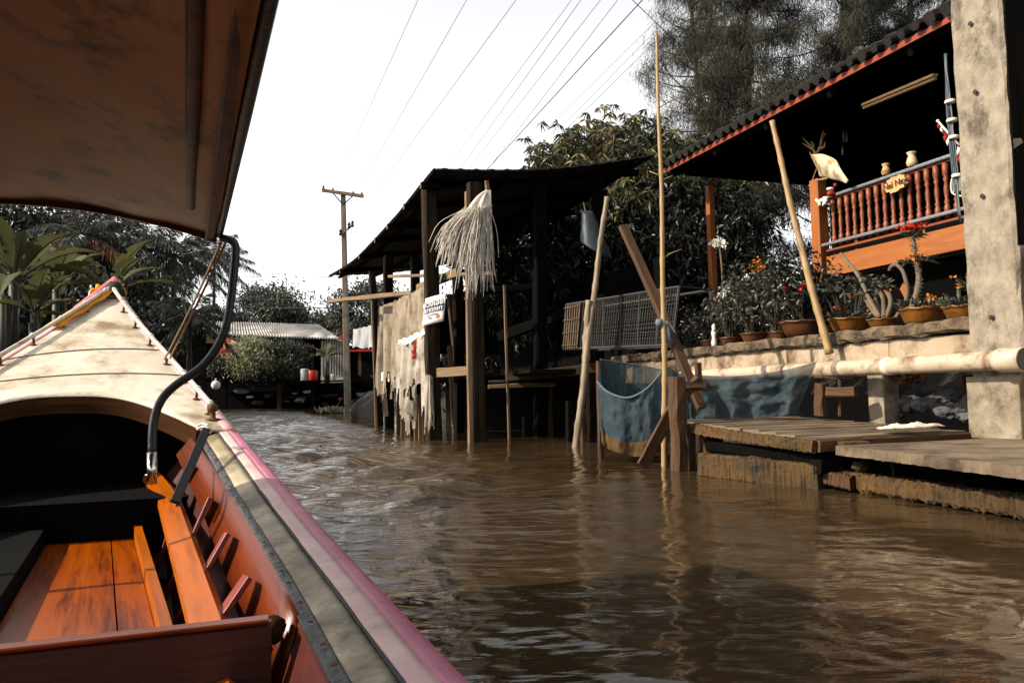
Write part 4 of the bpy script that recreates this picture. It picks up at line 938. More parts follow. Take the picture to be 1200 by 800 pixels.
# vases on the handrail and carved plaque
for px, py, sc_, lab in ((1039, 213, .85, 'smaller brown clay vase on the handrail left of the carved plaque'), (1069.5, 203, 1.0, 'pale clay vase with flared lip on the handrail right of the plaque')):
    c = PL(px, py, 6.95); c.z = z_top+.02; c = W(SL(c)[0], 6.95, z_top+.02)
    b = MB(); b.lathe([(.035*sc_, 0), (.052*sc_, .015), (.06*sc_, .05*sc_), (.045*sc_, .10*sc_), (.034*sc_, .125*sc_), (.05*sc_, .15*sc_), (.054*sc_, .16*sc_), (.02, .155*sc_)], c, 16)
    tag(b.build('clay_vase', 'vase' if sc_ == 1 else 'carved_wood', smooth=True), lab, 'vase')
pl = thing('carved_plaque', 'pale carved wooden plaque hung on the balcony handrail', 'plaque', PL(1049, 217, 6.9))
# outline irregular
c1, c2 = PL(1036, 221, 6.88), PL(1062, 210, 6.88); cc = (c1+c2)/2; ax = (c2-c1).normalized(); ax = (ax-NL*ax.dot(NL)).normalized(); upv = NL.cross(ax); upv = upv if upv.z > 0 else -upv
ln = (c2-c1).length/2*1.03
out = []
for k in range(28):
    a = 2*math.pi*k/28; rr = 1+.09*math.sin(k*2.7)+.05*math.sin(k*5.1)
    out.append(cc+ax*ln*math.cos(a)*rr+upv*.088*math.sin(a)*rr)
b = MB(); b.poly(out, NL*.03); b.build('board', 'carved_wood', pl)

# Thai flag on a short staff by the column
tf = thing('striped_flag', 'red, white and dark blue striped flag drooping beside the concrete column', 'flag', PL(1112, 150, 5.6))
b = MB(); b.tube([PL(1099, 142, 5.6), PL(1124, 170, 5.6)], .008, 6); b.sphere(PL(1099, 142, 5.6), .014, 5); b.build('staff', 'white_cloth', tf, smooth=True)
fa, fb_, fc_, fd_ = PL(1100, 144, 5.62), PL(1121, 168, 5.62), PL(1128, 190, 5.62), PL(1108, 160, 5.62)
for nm, mt, t0, t1 in (('red_stripe', 'flag_red', 0, .17), ('white_stripe', 'white_cloth', .17, .34), ('blue_stripe', 'flag_blue', .34, .68), ('white_stripe', 'white_cloth', .68, .84), ('red_stripe', 'flag_red', .84, 1)):
    b = MB(); b.grid([[lerp(lerp(fa, fb_, lerp(t0, t1, i/4)), lerp(fd_, fc_, lerp(t0, t1, i/4)), k/8)+U*.03*math.sin(k*.9+i*.2) for k in range(9)] for i in range(5)], thick=.003); b.build(nm, mt, tf, smooth=True)
# ================================================================ BOATHOUSE SHED OVER THE WATER
shed = thing('boat_shed', 'dark timber boat shed on posts with a curved tin roof', 'shed', P(560, 515, 11.5))
ev = [P(*q) for q in ((512, 199, 10.6), (492, 223, 11.5), (471, 249, 12.6), (452, 270, 13.9), (434, 289, 15.2), (412, 309, 17.4), (388, 323, 20.0))]
evc = cubic(ev, 6)
b = MB(); rows = []
for i, p in enumerate(evc):
    row = []
    for k in range(61):
        t = k/60; wv = .018*math.sin(k*math.pi*.5*2) if k % 2 else .012*((k//2) % 2)
        row.append(p+NL*3.35*t+Vector((0, 0, .46*t-.10*math.sin(math.pi*t)+wv)))
    rows.append(row)
b.grid(rows, thick=.02); b.build('roof', 'roof_tin', shed)
b = MB()
for i, t_ in enumerate((.09, .25, .42, .58, .74, .90)):
    p = evc[int(t_*(len(evc)-1))]; b2 = MB()
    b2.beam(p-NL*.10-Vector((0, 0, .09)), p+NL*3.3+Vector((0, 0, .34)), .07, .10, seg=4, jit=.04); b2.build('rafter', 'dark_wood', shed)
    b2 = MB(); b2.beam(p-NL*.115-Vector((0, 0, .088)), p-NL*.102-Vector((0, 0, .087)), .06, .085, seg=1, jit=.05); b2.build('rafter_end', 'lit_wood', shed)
b = MB(); b.tube([p+Vector((0, 0, -.01))-NL*.03 for p in evc], .035, 6, jit=.1); b.build('eave_trim', 'dark_wood', shed)
for tt in (.06, .32, .62, .9):
    b = MB(); b.tube([p+NL*3.35*tt+Vector((0, 0, .46*tt-.10*math.sin(math.pi*tt)-.05)) for p in evc], .035, 6); b.build('purlin', 'black_wood', shed)
def spost(px, py, D, w_, pxt, pyt, mat, name='post', par=shed, d2=None, seg=10, zb=-.3):
    q = P(px, py, D); q.z = min(q.z, zb) if zb is not None else q.z; b = MB(); b.beam(q, P(pxt, pyt, d2 or D), w_, w_, up=U, seg=seg, jit=.05, ch=.12, bend=.01); return b.build(name, mat, par)
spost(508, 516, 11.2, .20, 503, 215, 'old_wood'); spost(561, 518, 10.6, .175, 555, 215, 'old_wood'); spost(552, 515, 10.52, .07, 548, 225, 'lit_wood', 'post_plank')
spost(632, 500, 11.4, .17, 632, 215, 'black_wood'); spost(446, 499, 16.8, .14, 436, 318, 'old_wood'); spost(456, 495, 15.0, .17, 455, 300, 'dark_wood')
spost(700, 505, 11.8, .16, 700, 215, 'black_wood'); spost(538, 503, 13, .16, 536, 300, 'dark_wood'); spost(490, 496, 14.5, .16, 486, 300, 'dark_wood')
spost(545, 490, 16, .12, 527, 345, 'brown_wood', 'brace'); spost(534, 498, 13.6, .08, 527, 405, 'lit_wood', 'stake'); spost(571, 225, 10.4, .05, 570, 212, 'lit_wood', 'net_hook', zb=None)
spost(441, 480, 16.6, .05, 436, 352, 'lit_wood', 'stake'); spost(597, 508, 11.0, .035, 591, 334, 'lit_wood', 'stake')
def sbeam(a, c, w_, h_, mat, name='beam', par=shed, bend=.0):
    b = MB(); b.beam(P(*a), P(*c), w_, h_, seg=6, jit=.05, bend=bend); return b.build(name, mat, par)
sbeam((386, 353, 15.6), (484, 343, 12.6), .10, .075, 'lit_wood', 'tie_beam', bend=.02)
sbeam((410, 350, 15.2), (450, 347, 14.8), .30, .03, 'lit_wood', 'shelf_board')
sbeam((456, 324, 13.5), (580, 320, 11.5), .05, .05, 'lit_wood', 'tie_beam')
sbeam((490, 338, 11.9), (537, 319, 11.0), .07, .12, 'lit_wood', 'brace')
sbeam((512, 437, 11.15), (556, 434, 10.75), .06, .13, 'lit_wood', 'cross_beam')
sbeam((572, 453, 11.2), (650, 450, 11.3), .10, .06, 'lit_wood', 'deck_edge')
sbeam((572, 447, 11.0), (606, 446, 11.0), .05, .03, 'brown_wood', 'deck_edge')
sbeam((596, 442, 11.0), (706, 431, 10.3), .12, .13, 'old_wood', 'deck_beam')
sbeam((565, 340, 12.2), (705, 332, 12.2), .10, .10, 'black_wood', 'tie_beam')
sbeam((585, 395, 12.5), (712, 350, 11.2), .10, .16, 'black_wood', 'brace')
for (px, y1, y0, D, w_) in ((643, 500, 447, 11.5, .10), (668, 520, 470, 10.2, .08), (693, 522, 440, 10.0, .10), (684, 522, 480, 10.1, .07)):
    spost(px, y1, D, w_, px-1, y0, 'brown_wood' if px in (643, 684) else 'dark_wood', 'deck_post')
s0, s1 = 9.6, 18.0
b = MB(); b.beam(W(s0, 4.35, .93-.02), W(s1, 4.35, .91), 1.7, .05, seg=8, jit=.03); b.build('deck', 'dark_wood', shed)
b = MB(); b.beam(W(s0+.2, 4.5, .3), W(s1, 4.5, .3), .05, 1.2, seg=4); b.build('deck_skirt', 'black_wood', shed)  # black boards added, here and at the near end, to darken the under-deck void
b = MB(); b.beam(W(s0+.15, 4.5, .3), W(s0+.15, 5.9, .3), .05, 1.2, seg=4); b.build('deck_skirt', 'black_wood', shed)
b = MB(); b.beam(W(18, 3.2, 2.2), W(18, 5.8, 2.2), .05, 1.3, seg=3); b.build('end_boards', 'black_wood', shed)
leafy_later = True
b = MB(); b.beam(W(9.9, 5.7, 1.75), W(17.5, 5.7, 1.75), .05, 1.6, seg=3); b.build('back_boards', 'black_wood', shed)
# plank skirt below the tarps
for i in range(7):
    px = 467+i*5.2; D = interp(px, [467, 500], [13.1, 11.5]); b = MB(); q = P(px, 500, D); q.z = -.2
    b.beam(q, P(px, random.uniform(452, 470), D), .075, .025, up=U, seg=6, jit=.12); b.build('skirt_plank', 'lit_wood' if i % 3 else 'brown_wood', shed)
# ---- tarps
def tarp(name, mat, top, bot, label, nr=60, nc=60, fold=.05, nf=5, rag=.22, seed=1.0, cat='tarp'):
    T_, B_ = cubic([P(*q) for q in top], max(2, nc//(len(top)-1))), cubic([P(*q) for q in bot], max(2, nc//(len(bot)-1)))
    n = min(len(T_), len(B_)); rr = random.Random(seed); ph = [rr.random()*6.28 for _ in range(8)]
    cut = []
    for k in range(n):
        s_ = k/(n-1); v = sum(math.sin(s_*f*6.28+ph[i])*a for i, (f, a) in enumerate(((1.3, .5), (2.9, .45), (5.3, .4), (9.7, .3))))
        cut.append(1-rag*max(0, min(1, .45+.5*v))-rr.random()*.05*(rag > .1))
    slits = [(rr.random(), rr.uniform(.45, .9), rr.uniform(.12, .3)*rag*2, rr.uniform(.01, .03)) for _ in range(int(14*rag))]
    def keep(i, k):
        t = (i+.5)/nr; s_ = (k+.5)/(n-1)
        if t > (cut[k]+cut[min(n-1, k+1)])/2: return False
        return not any(abs(t-c) < h and abs(s_-x-.03*math.sin(t*20)) < w_*(1-((t-c)/h)**2) for x, c, h, w_ in slits)
    rows = []
    for i in range(nr+1):
        t = i/nr; row = []
        for k in range(n):
            s_ = k/(n-1); p = lerp(T_[k], B_[k], t); f_ = fold*(.3+.7*t)*(math.sin(s_*nf*2*math.pi+seed+.8*t)+.4*math.sin(s_*nf*4.7+2*seed+t*3)+.25*math.sin(s_*nf*11+t*6+seed))
            row.append(p-NL*f_-U*f_*.5+Vector((0, 0, .01*math.sin(s_*31+t*17))))
        rows.append(row)
    b = MB(); b.grid(rows, keep=keep)
    return tag(b.build(name, mat, smooth=True), label, cat)
tarp('tarp', 'tarp_tan', ((443, 362, 15.2), (452, 357, 14.4), (471, 350, 12.9)), ((439, 490, 15.2), (455, 492, 14.4), (472, 500, 12.9)), 'tan sacking torn at its outer edge, farthest of the tarps on the shed', rag=.45, fold=.12, nf=3.3, seed=3)
tarp('tarp', 'tarp_tan', ((466, 351, 12.75), (482, 343, 12.0), (500, 335, 11.3)), ((466, 405, 12.75), (482, 402, 12.0), (499, 396, 11.3)), 'smooth tan tarp stretched under the eave beside the blue and white sign', rag=.05, fold=.03, nf=3, seed=5)
tarp('tarp', 'tarp_grey', ((465, 402, 12.65), (482, 398, 11.9), (499, 390, 11.2)), ((465, 512, 12.65), (482, 512, 11.9), (498, 508, 11.2)), 'grey-beige shredded tarp hanging to the water below the white strip', rag=.5, fold=.06, nf=4.2, seed=8)
tarp('tarp', 'tarp_grey', ((498, 440, 11.05), (502, 439, 11.0), (507, 441, 11.0)), ((496, 512, 11.05), (502, 512, 11.0), (508, 510, 11.0)), 'narrow grey rag strip wrapped on the foot of the sign post', rag=.3, fold=.02, nf=2, seed=4, nc=24)
tarp('cloth_strip', 'white_cloth', ((466, 399, 12.55), (482, 393, 11.8), (501, 383, 11.15)), ((467, 405, 12.55), (482, 403, 11.8), (500, 392, 11.15)), 'white cloth strip tied across the tarps beside the sign', rag=.2, fold=.02, nf=3, seed=9, cat='cloth')
tarp('cloth_patch', 'white_cloth', ((447, 436, 14.6), (451, 436, 14.4), (456, 437, 14.2)), ((447, 446, 14.6), (451, 446, 14.4), (456, 447, 14.2)), 'small square white patch hanging on the farthest torn sacking', rag=.02, fold=.005, nf=1, seed=2, nr=8, nc=8, cat='cloth')
tarp('plastic_sheet', 'white_sheet', ((414, 386, 18.0), (428, 383, 17.4), (443, 378, 17.0)), ((414, 407, 18.0), (428, 409, 17.4), (443, 404, 17.0)), 'pale translucent plastic sheet strung beside the utility pole', rag=.05, fold=.03, nf=3, seed=6, nr=20, cat='sheet')
b = MB()
for i, (x, y) in enumerate(((485, 412), (486.5, 406), (488, 401), (485, 418), (488, 415))): b.sphere(P(x, y, 11.6-.0), .035, 5, (1, .3, 1.2), jit=.2)
tag(b.build('red_tag', 'petal_red'), 'faded red mark hanging on the shredded tarp', 'tag')
# ---- sign
sg = thing('notice_sign', 'blue and white notice sign with Thai lettering on the shed post', 'sign', P(509, 363, 11.0))
pc = P(509, 363, 10.98); ax = (P(523, 359, 10.98)-P(496, 366, 11.1)).normalized(); upv = (P(511, 346, 11.0)-P(507, 381, 11.0)).normalized(); nn = ax.cross(upv).normalized()
if nn.y > 0: nn = -nn
def sp_(u_, v_, o=0): return pc+ax*u_+upv*v_+nn*o
hwS, hhS = .165, .195
b = MB(); rows = [[sp_(-hwS+2*hwS*k/10, hhS-2*hhS*i/8, .02*math.sin(math.pi*k/10)) for k in range(11)] for i in range(9)]
b.grid(rows, thick=.006); b.build('panel', 'sign_white', sg, smooth=True)
def sgrid(u0, u1, v0, v1, o, mat, name):
    b = MB(); b.grid([[sp_(lerp(u0, u1, k/8), v, o+.02*math.sin(math.pi*(lerp(u0, u1, k/8)+hwS)/(2*hwS))) for k in range(9)] for v in (v1, v0)], thick=.002); return b.build(name, mat, sg)
sgrid(-hwS+.012, hwS-.012, -.03, .125, .005, 'sign_blue', 'blue_field')
def text(body, size, c, ax_, up_, n_, mat, name, par, ext=.001):
    cu = bpy.data.curves.new('t', 'FONT'); cu.body = body; cu.size = size; cu.align_x = 'CENTER'; cu.align_y = 'CENTER'; cu.extrude = ext; cu.offset = size*.012
    to = bpy.data.objects.new('t', cu); COL.objects.link(to)
    dg = bpy.context.evaluated_depsgraph_get(); me = bpy.data.meshes.new_from_object(to.evaluated_get(dg)); bpy.data.objects.remove(to)
    mw = Matrix((ax_, up_, n_)).transposed().to_4x4(); mw.translation = Vector(c)-worldloc(par); me.transform(mw)
    me.materials.clear(); me.materials.append(MATS[mat]); o = bpy.data.objects.new(name, me); COL.objects.link(o); o.parent = par; return o
text('ห่วงเอย่!', .105, sp_(.0, .088, .030), ax, upv, nn, 'sign_text', 'lettering', sg)
text('มาตกกา', .085, sp_(.0, .005, .030), ax, upv, nn, 'sign_text', 'lettering', sg)
text('เทศบาลตำบล', .035, sp_(-.03, -.062, .028), ax, upv, nn, 'sign_blue', 'lettering', sg)
text('โทร', .045, sp_(-.05, -.105, .028), ax, upv, nn, 'sign_blue', 'lettering', sg)
b = MB(); b.lathe([(.036, 0), (.036, .003), (.002, .0035)], sp_(.06, -.10, .014), 16, axis=nn); b.lathe([(.016, .0036), (.016, .006), (.002, .0065)], sp_(.06, -.10, .014), 12, axis=nn); b.build('orange_emblem', 'sign_orange', sg)
text('Nai Nay', .10, cc-NL*.004, ax if False else (c2-c1).normalized(), NL.cross((c2-c1).normalized()) if NL.cross((c2-c1).normalized()).z > 0 else -NL.cross((c2-c1).normalized()), -NL, 'carved_dark', 'lettering', pl, ext=.006)
# ---- white net with long fringe
wn = thing('fringed_net', 'white net with long frayed fringe hung on the shed post', 'net', P(565, 225, 10.3))
topc = cubic([P(570, 222, 10.3), P(572, 223, 10.3), P(575, 222, 10.35)], 6)
midc = cubic([P(541, 256, 10.15), P(556, 250, 10.1), P(567, 251, 10.15), P(576, 248, 10.3)], 4)
b = MB(); rows = []
for i in range(13):
    t = i/12; rows.append([lerp(topc[k], midc[k], t)+Vector((0, -.04*math.sin(k*1.3)*t, .06*math.sin(math.pi*t)*(1-k/12))) for k in range(13)])
b.grid(rows); b.build('net_cloth', 'white_net', wn, smooth=True)
b = MB()
for i in range(230):
    k = random.random(); p = midc[min(11, int(k*12))]; p = lerp(p, midc[min(12, int(k*12)+1)], random.random())+Vector((random.uniform(-.02, .02), random.uniform(-.06, .06), random.uniform(.0, .12)))
    ex = interp(k, [0, .35, .7, 1], [511, 540, 560, 575])+random.gauss(0, 6); ey = interp(k, [0, .3, .6, 1], [296, 305, 325, 318])+random.gauss(0, 14)
    e = P(ex, ey, 10.2+random.uniform(-.1, .1)); m_ = lerp(p, e, .5)+Vector((random.uniform(-.05, .05)-.06*(1-k), random.uniform(-.04, .04), .04*(1-k)))
    b.tube(cubic([p, m_, e], 4), [.0042]*4+[.0038]*4+[.002], 4)
b.build('fringe', 'white_net', wn)
# ---- blue bag hung between leaning pole and shed
bb_ = thing('blue_funnel', 'dusty blue fabric funnel hanging behind the leaning grey pole', 'fish trap', P(695, 250, 10.6))
b = MB(); rows = []
ta, tb = P(688, 247, 10.6), P(699, 294, 10.5)
for i in range(11):
    t = i/10; c = lerp(ta, tb, t)+Vector((0, 0, 0)); r = lerp(.07, .235, t**1.1)
    a1 = (RT*.92-UP*lerp(.0, .50, t)).normalized(); a2 = Vector((0, 1, 0))*.9+UP*.25
    rows.append([c+a1*math.cos(2*math.pi*k/24)*r*(1+.05*math.sin(k*2.1+i))+a2*math.sin(2*math.pi*k/24)*r for k in range(25)])
b.grid(rows, thick=.006); b.build('funnel', 'blue_bag', bb_, smooth=True)
b = MB(); b.tube([P(684, 238, 10.6), P(686, 248, 10.6)], .006, 6); b.build('cord', 'rope', bb_)
# ---- wire cage
cg = thing('wire_cage', 'large dark wire mesh cage standing on the deck behind the bamboo poles', 'cage', PL(725, 412, 4.75))
ca = [P(664, 357, 10.2), P(796, 336, 8.9), P(788, 404, 8.9), P(661, 409, 10.2)]
dp = NL*.55+U*.2
b = MB()
for a_, c_ in ((0, 1), (1, 2), (2, 3), (3, 0)): b.tube([ca[a_], ca[c_]], .016, 6); b.tube([ca[a_]+dp, ca[c_]+dp], .016, 6); b.tube([ca[a_], ca[a_]+dp], .016, 6)
for t in (.2, .36, .52, .68, .84): b.tube([lerp(ca[0], ca[1], t), lerp(ca[3], ca[2], t+.03)], .012, 6)
b.build('cage_frame', 'wire_mesh', cg)
b = MB()
for i in range(27): t = i/26; b.tube([lerp(ca[0], ca[3], t), lerp(ca[1], ca[2], t)+Vector((0, 0, random.uniform(-.01, .01)))], .0034, 4, cap=False)
for i in range(48): t = i/47; b.tube([lerp(ca[0], ca[1], t), lerp(ca[3], ca[2], t)], .0034, 4, cap=False)
b.build('cage_wire', 'wire_mesh', cg)
b = MB()
for i in range(7):
    t = .01+i*.023; b.beam(lerp(ca[0], ca[1], t)-NL*.02, lerp(ca[3], ca[2], t)-NL*.02, .03, .012, up=NL, seg=4, jit=.1)
for i in range(4): t = .08+i*.28; b.beam(lerp(ca[0], ca[3], t)-NL*.03, lerp(lerp(ca[0], ca[1], .16), lerp(ca[3], ca[2], .16), t)-NL*.03, .02, .012, seg=3, jit=.1)
b.build('slat_screen', 'slat_wood', cg)
# ================================================================ POTTED PLANTS ON THE LEDGE, GARDEN SHRUBS
ZL = 1.107
def pot(par, c, r, h, mat, rim='wave'):
    b = MB(); n = 26
    prof = [(r*.70, 0), (r*.82, h*.25), (r*.95, h*.7), (r*1.0, h*.86), (r*1.07, h*.9), (r*1.08, h*1.0), (r*.98, h*1.0), (r*.94, h*.88), (.01, h*.86)]
    rings = []; us = [0]
    for i, (q, z) in enumerate(prof):
        rings.append([Vector((c.x+math.cos(2*math.pi*k/n)*q*(1+(.025*math.sin(k*2*math.pi*9/n) if i in (4, 5) else 0)), c.y+math.sin(2*math.pi*k/n)*q, c.z+z+(.008*math.sin(k*2*math.pi*9/n) if i in (4, 5) else 0))) for k in range(n)])
        if i: us.append(us[-1]+.04)
    b.loft(rings, us); return b.build('pot', mat, par, smooth=True)
def at_ledge(px, L=5.0):
    D = 979*L/(px-282.0); return PL(px, 400, L)*1.0
def ledge_pt(px, L=5.0):
    q = PL(px, 400, L); s_ = SL(q)[0]; return W(s_, L, ZL)
def tufts(par, c, r, n, ln, wd, mat, name='leaves', up=.8, zo=0, droop=.2):
    C = []; Dv = []
    for i in range(n):
        a = random.random()*6.28; q = math.sqrt(random.random())*r
        C.append((c.x+math.cos(a)*q, c.y+math.sin(a)*q, c.z+zo+random.uniform(0, r*.35))); Dv.append((math.cos(a)*.8+random.gauss(0, .4), math.sin(a)*.8+random.gauss(0, .4), up+random.gauss(0, .3)))
    return leaves(name, mat, C, Dv, [ln*random.uniform(.6, 1.2) for _ in range(n)], wd, parent=par, droop=droop)
def rosette(C, Dv, LN, tip, axis, n, ln):
    for i in range(n):
        a = random.random()*6.28; v = Vector((math.cos(a), math.sin(a), random.uniform(.0, .9)))+axis*.4
        C.append(tuple(tip)); Dv.append(tuple(v)); LN.append(ln*random.uniform(.7, 1.15))
# 1 euphorbia with orange crown
t = thing('potted_plant', 'tall single-stem euphorbia with orange flower crown in a glazed pot', 'potted plant', ledge_pt(1083), 'potted plants along the ledge')
c = ledge_pt(1083); pot(t, c, .165, .125, 'pot_glaze')
stem = cubic([c+Vector((-.09, 0, .1)), PL(1077, 330, 5.0), PL(1073, 302, 5.0), PL(1070, 277, 5.0)], 8)
b = MB(); b.tube(stem, [lerp(.026, .013, i/(len(stem)-1))*(1+.12*(i % 2)) for i in range(len(stem))], 8, jit=.12)
for i in range(120):
    p = stem[random.randint(0, len(stem)-1)]; v = Vector((random.gauss(0, 1), random.gauss(0, 1), .3)).normalized(); b.tube([p, p+v*.045], [.004, .001], 4, cap=False)
b.build('stem', 'bark_pale', t, smooth=True)
pt_ = []; dv = []
for i in range(170):
    q = PL(1069.5, 270, 5.0)+Vector((random.gauss(0, .04), random.gauss(0, .04), abs(random.gauss(0, .02)))); pt_.append(tuple(q)); dv.append((random.gauss(0, .6), random.gauss(0, .6), .8))
for i in range(50):
    q = PL(1073, 303, 4.98)+Vector((random.gauss(0, .028), random.gauss(0, .03), random.gauss(0, .02))); pt_.append(tuple(q)); dv.append((random.gauss(0, .6), random.gauss(0, .6), .5))
leaves('flower_head', 'petal_red', pt_[:170], dv[:170], .028, .03, parent=t); leaves('lower_flower', 'petal_orange', pt_[170:], dv[170:], .028, .03, parent=t)
C, Dv, LN = [], [], []
rosette(C, Dv, LN, PL(1070, 276, 5.0), Vector((0, 0, -.4)), 26, .13); rosette(C, Dv, LN, PL(1084, 305, 5.0), Vector((.5, 0, 0)), 16, .13); rosette(C, Dv, LN, PL(1062, 308, 5.0), Vector((-.5, 0, 0)), 9, .10)
leaves('leaves', 'leaf_grey', C, Dv, LN, .028, parent=t, droop=.25)
tufts(t, c, .165, 160, .07, .03, 'leaf_grey', 'ground_leaves', zo=.11)
leaves('small_flowers', 'petal_orange', [tuple(PL(1091+random.gauss(0, 3), 350+random.gauss(0, 2), 4.95)) for _ in range(24)], unit(24), .03, .03, parent=t)
# 2 adenium: fat grey trunks
t = thing('potted_plant', 'desert rose with bare bent grey trunks in a small orange pot', 'potted plant', ledge_pt(1036, 4.97), 'potted plants along the ledge')
c = ledge_pt(1036, 4.97); pot(t, c, .12, .075, 'pot_glaze')
tr = [((1031, 372), (1019, 350), (1012, 335), (1004, 320), (990, 303), (985, 297)), ((1036, 372), (1035, 350), (1028, 338), (1022, 330)), ((1039, 372), (1044, 355), (1040, 340), (1036, 331)), ((1049, 374), (1062, 352), (1063, 335), (1058, 318), (1050, 309)), ((1033, 372), (1026, 352), (1029, 336)), ((1029, 372), (1017, 354), (1013, 346), (1008, 341)), ((1050, 310), (1045, 312), (1042, 317)), ((1008, 322), (1001, 317))]
b = MB()
for i, pp_ in enumerate(tr):
    q = cubic([PL(x, y, 4.95+.015*i) for x, y in pp_], 5); r0 = .022 if i in (1, 2, 4, 5) else .019
    b.tube(q, [lerp(r0, .014, k/(len(q)-1)) for k in range(len(q))], 8, jit=.1)
b.build('trunks', 'bark_pale', t, smooth=True)
C, Dv, LN = [], [], []
for x, y in ((1022, 329), (1036, 331), (1029, 336), (1013, 345), (1031, 327), (1040, 338)): rosette(C, Dv, LN, PL(x, y, 4.95), Vector((0, 0, .2)), 13, .11)
leaves('leaves', 'leaf_grey', C, Dv, LN, .036, parent=t, droop=.3)
# 3 crown of thorns in glazed pot
t = thing('potted_plant', 'low grey-leaved succulent clump in a glazed pot right of the leaning bamboo', 'potted plant', ledge_pt(996), 'potted plants along the ledge')
c = ledge_pt(996); pot(t, c, .165, .12, 'pot_glaze')
C, Dv, LN = [], [], []
b = MB()
for i in range(16):
    a = random.random()*6.28; q = c+Vector((math.cos(a)*.1, math.sin(a)*.1, .1)); e = q+Vector((math.cos(a)*.10, math.sin(a)*.08, random.uniform(.12, .38))); b.tube(cubic([q, lerp(q, e, .5)+Vector((0, 0, .03)), e], 3), [.011]*3+[.008]*4, 6); rosette(C, Dv, LN, e, Vector((0, 0, .2)), 14, .10)
b.build('stems', 'bark', t); leaves('leaves', 'leaf_grey', C, Dv, LN, .035, parent=t, droop=.2)
tufts(t, c, .165, 200, .07, .032, 'leaf_grey', 'ground_leaves', zo=.1)
leaves('flowers', 'petal_red', [tuple(c+Vector((random.gauss(0, .1), random.gauss(0, .1), random.uniform(.1, .3)))) for _ in range(10)], unit(10), .03, .028, parent=t)
# 4 pot half hidden by column
t = thing('potted_plant', 'low succulent with one upright cactus in a pot against the column', 'potted plant', ledge_pt(1130, 4.98), 'potted plants along the ledge')
c = ledge_pt(1130, 4.98); pot(t, c, .13, .10, 'pot_glaze'); tufts(t, c, .14, 170, .07, .03, 'leaf_grey', 'ground_leaves', zo=.09)
b = MB(); b.tube([c+Vector((-.02, 0, .09)), c+Vector((-.02, 0, .22))], [.022, .014], 8); b.build('cactus', 'leaf_grey', t, smooth=True)
C, Dv, LN = [], [], []; rosette(C, Dv, LN, c+Vector((.05, 0, .24)), Vector((0, 0, .3)), 22, .10)
leaves('flowers', 'petal_orange', [tuple(c+Vector((random.gauss(.03, .04), random.gauss(0, .05), random.uniform(.2, .34)))) for _ in range(16)], unit(16), .03, .03, parent=t)
leaves('leaves', 'leaf_grey', C, Dv, LN, .03, parent=t)
# 5.. dark pots with leafy flowering shrubs
def shrub(px, L, r, h, potr, poth, mat, n, label, flowers=(), lf='leaf_grey', lsz=.055, hh=None, sz_stem=.010):
    base = ledge_pt(px, L) if potr else W(SL(PL(px, 400, L))[0], L, GZ)
    t = thing('potted_plant' if potr else 'garden_shrub', label, 'potted plant' if potr else 'shrub', base, 'potted plants along the ledge' if potr else 'shrubs behind the ledge')
    z0 = poth if potr else 0
    if potr: pot(t, base, potr, poth, mat)
    C, Dv = [], []; b = MB(); tips = []
    for i in range(n):
        a = random.random()*6.28; q = random.uniform(.3, 1)*r; e = base+Vector((math.cos(a)*q, math.sin(a)*q*.8, z0+h*random.uniform(.45, 1)))
        s_ = base+Vector((math.cos(a)*.04, math.sin(a)*.04, z0*.85)); m_ = lerp(s_, e, .5)+Vector((random.gauss(0, .05), random.gauss(0, .05), .06))
        path = cubic([s_, m_, e], 5); b.tube(path, [lerp(sz_stem, .003, k/(len(path)-1)) for k in range(len(path))], 5); tips.append(e)
        for k in range(26):
            w_ = path[min(len(path)-1, int(len(path)*(.25+.75*random.random())))]; C.append(tuple(w_+Vector((random.gauss(0, .055), random.gauss(0, .055), random.gauss(0, .055))))); Dv.append((random.gauss(0, 1), random.gauss(0, 1), random.gauss(-.1, .7)))
    b.build('stems', 'bark', t); leaves('leaves', lf, C, Dv, [lsz*random.uniform(.6, 1.3) for _ in C], lsz*.45, parent=t, droop=.25)
    for (x, y, mt, sp) in flowers:
        ps = [tuple(PL(x, y, L-.15)+Vector((random.gauss(0, sp), random.gauss(0, sp), random.gauss(0, sp*.6)))) for _ in range(15)]
        leaves('flower', mt, ps, unit(len(ps)), .032, .03, parent=t)
    return t
shrub(942, 5.0, .34, .62, .20, .15, 'pot_dark', 34, 'red-flowering leafy shrub in the widest dark brown pot', ((945, 332, 'petal_red', .02), (921, 338, 'petal_red', .016), (939, 337, 'petal_red', .012)), 'leaf_dark', .07)
shrub(884, 5.05, .30, .75, .135, .10, 'pot_dark', 34, 'leafy shrub with orange and cream flowers in a small dark pot', ((881, 316, 'petal_orange', .03), (893, 314, 'petal_orange', .022), (887, 306, 'petal_orange', .03), (875, 326, 'petal_white', .02)), 'leaf_grey')
shrub(913, 5.1, .24, .7, .10, .09, 'pot_dark', 22, 'slim green shrub in a narrow dark pot between two larger shrubs', (), 'leaf_grey')
shrub(856, 5.1, .28, .62, .11, .09, 'pot_dark', 26, 'pale-topped leafy shrub in a dark pot left of the orange-flowered one', ((848, 345, 'petal_white', .03), (853, 338, 'petal_white', .03)), 'leaf_grey')
shrub(832, 5.15, .24, .5, .11, .09, 'pot_dark', 20, 'dark sparse shrub in the farthest pot on the ledge', ((842, 348, 'petal_white', .02),), 'leaf_dark')
shrub(968, 5.15, .18, .45, .10, .09, 'pot_dark', 16, 'narrow shrub in a dark pot tucked behind the leaning bamboo', (), 'leaf_dark')
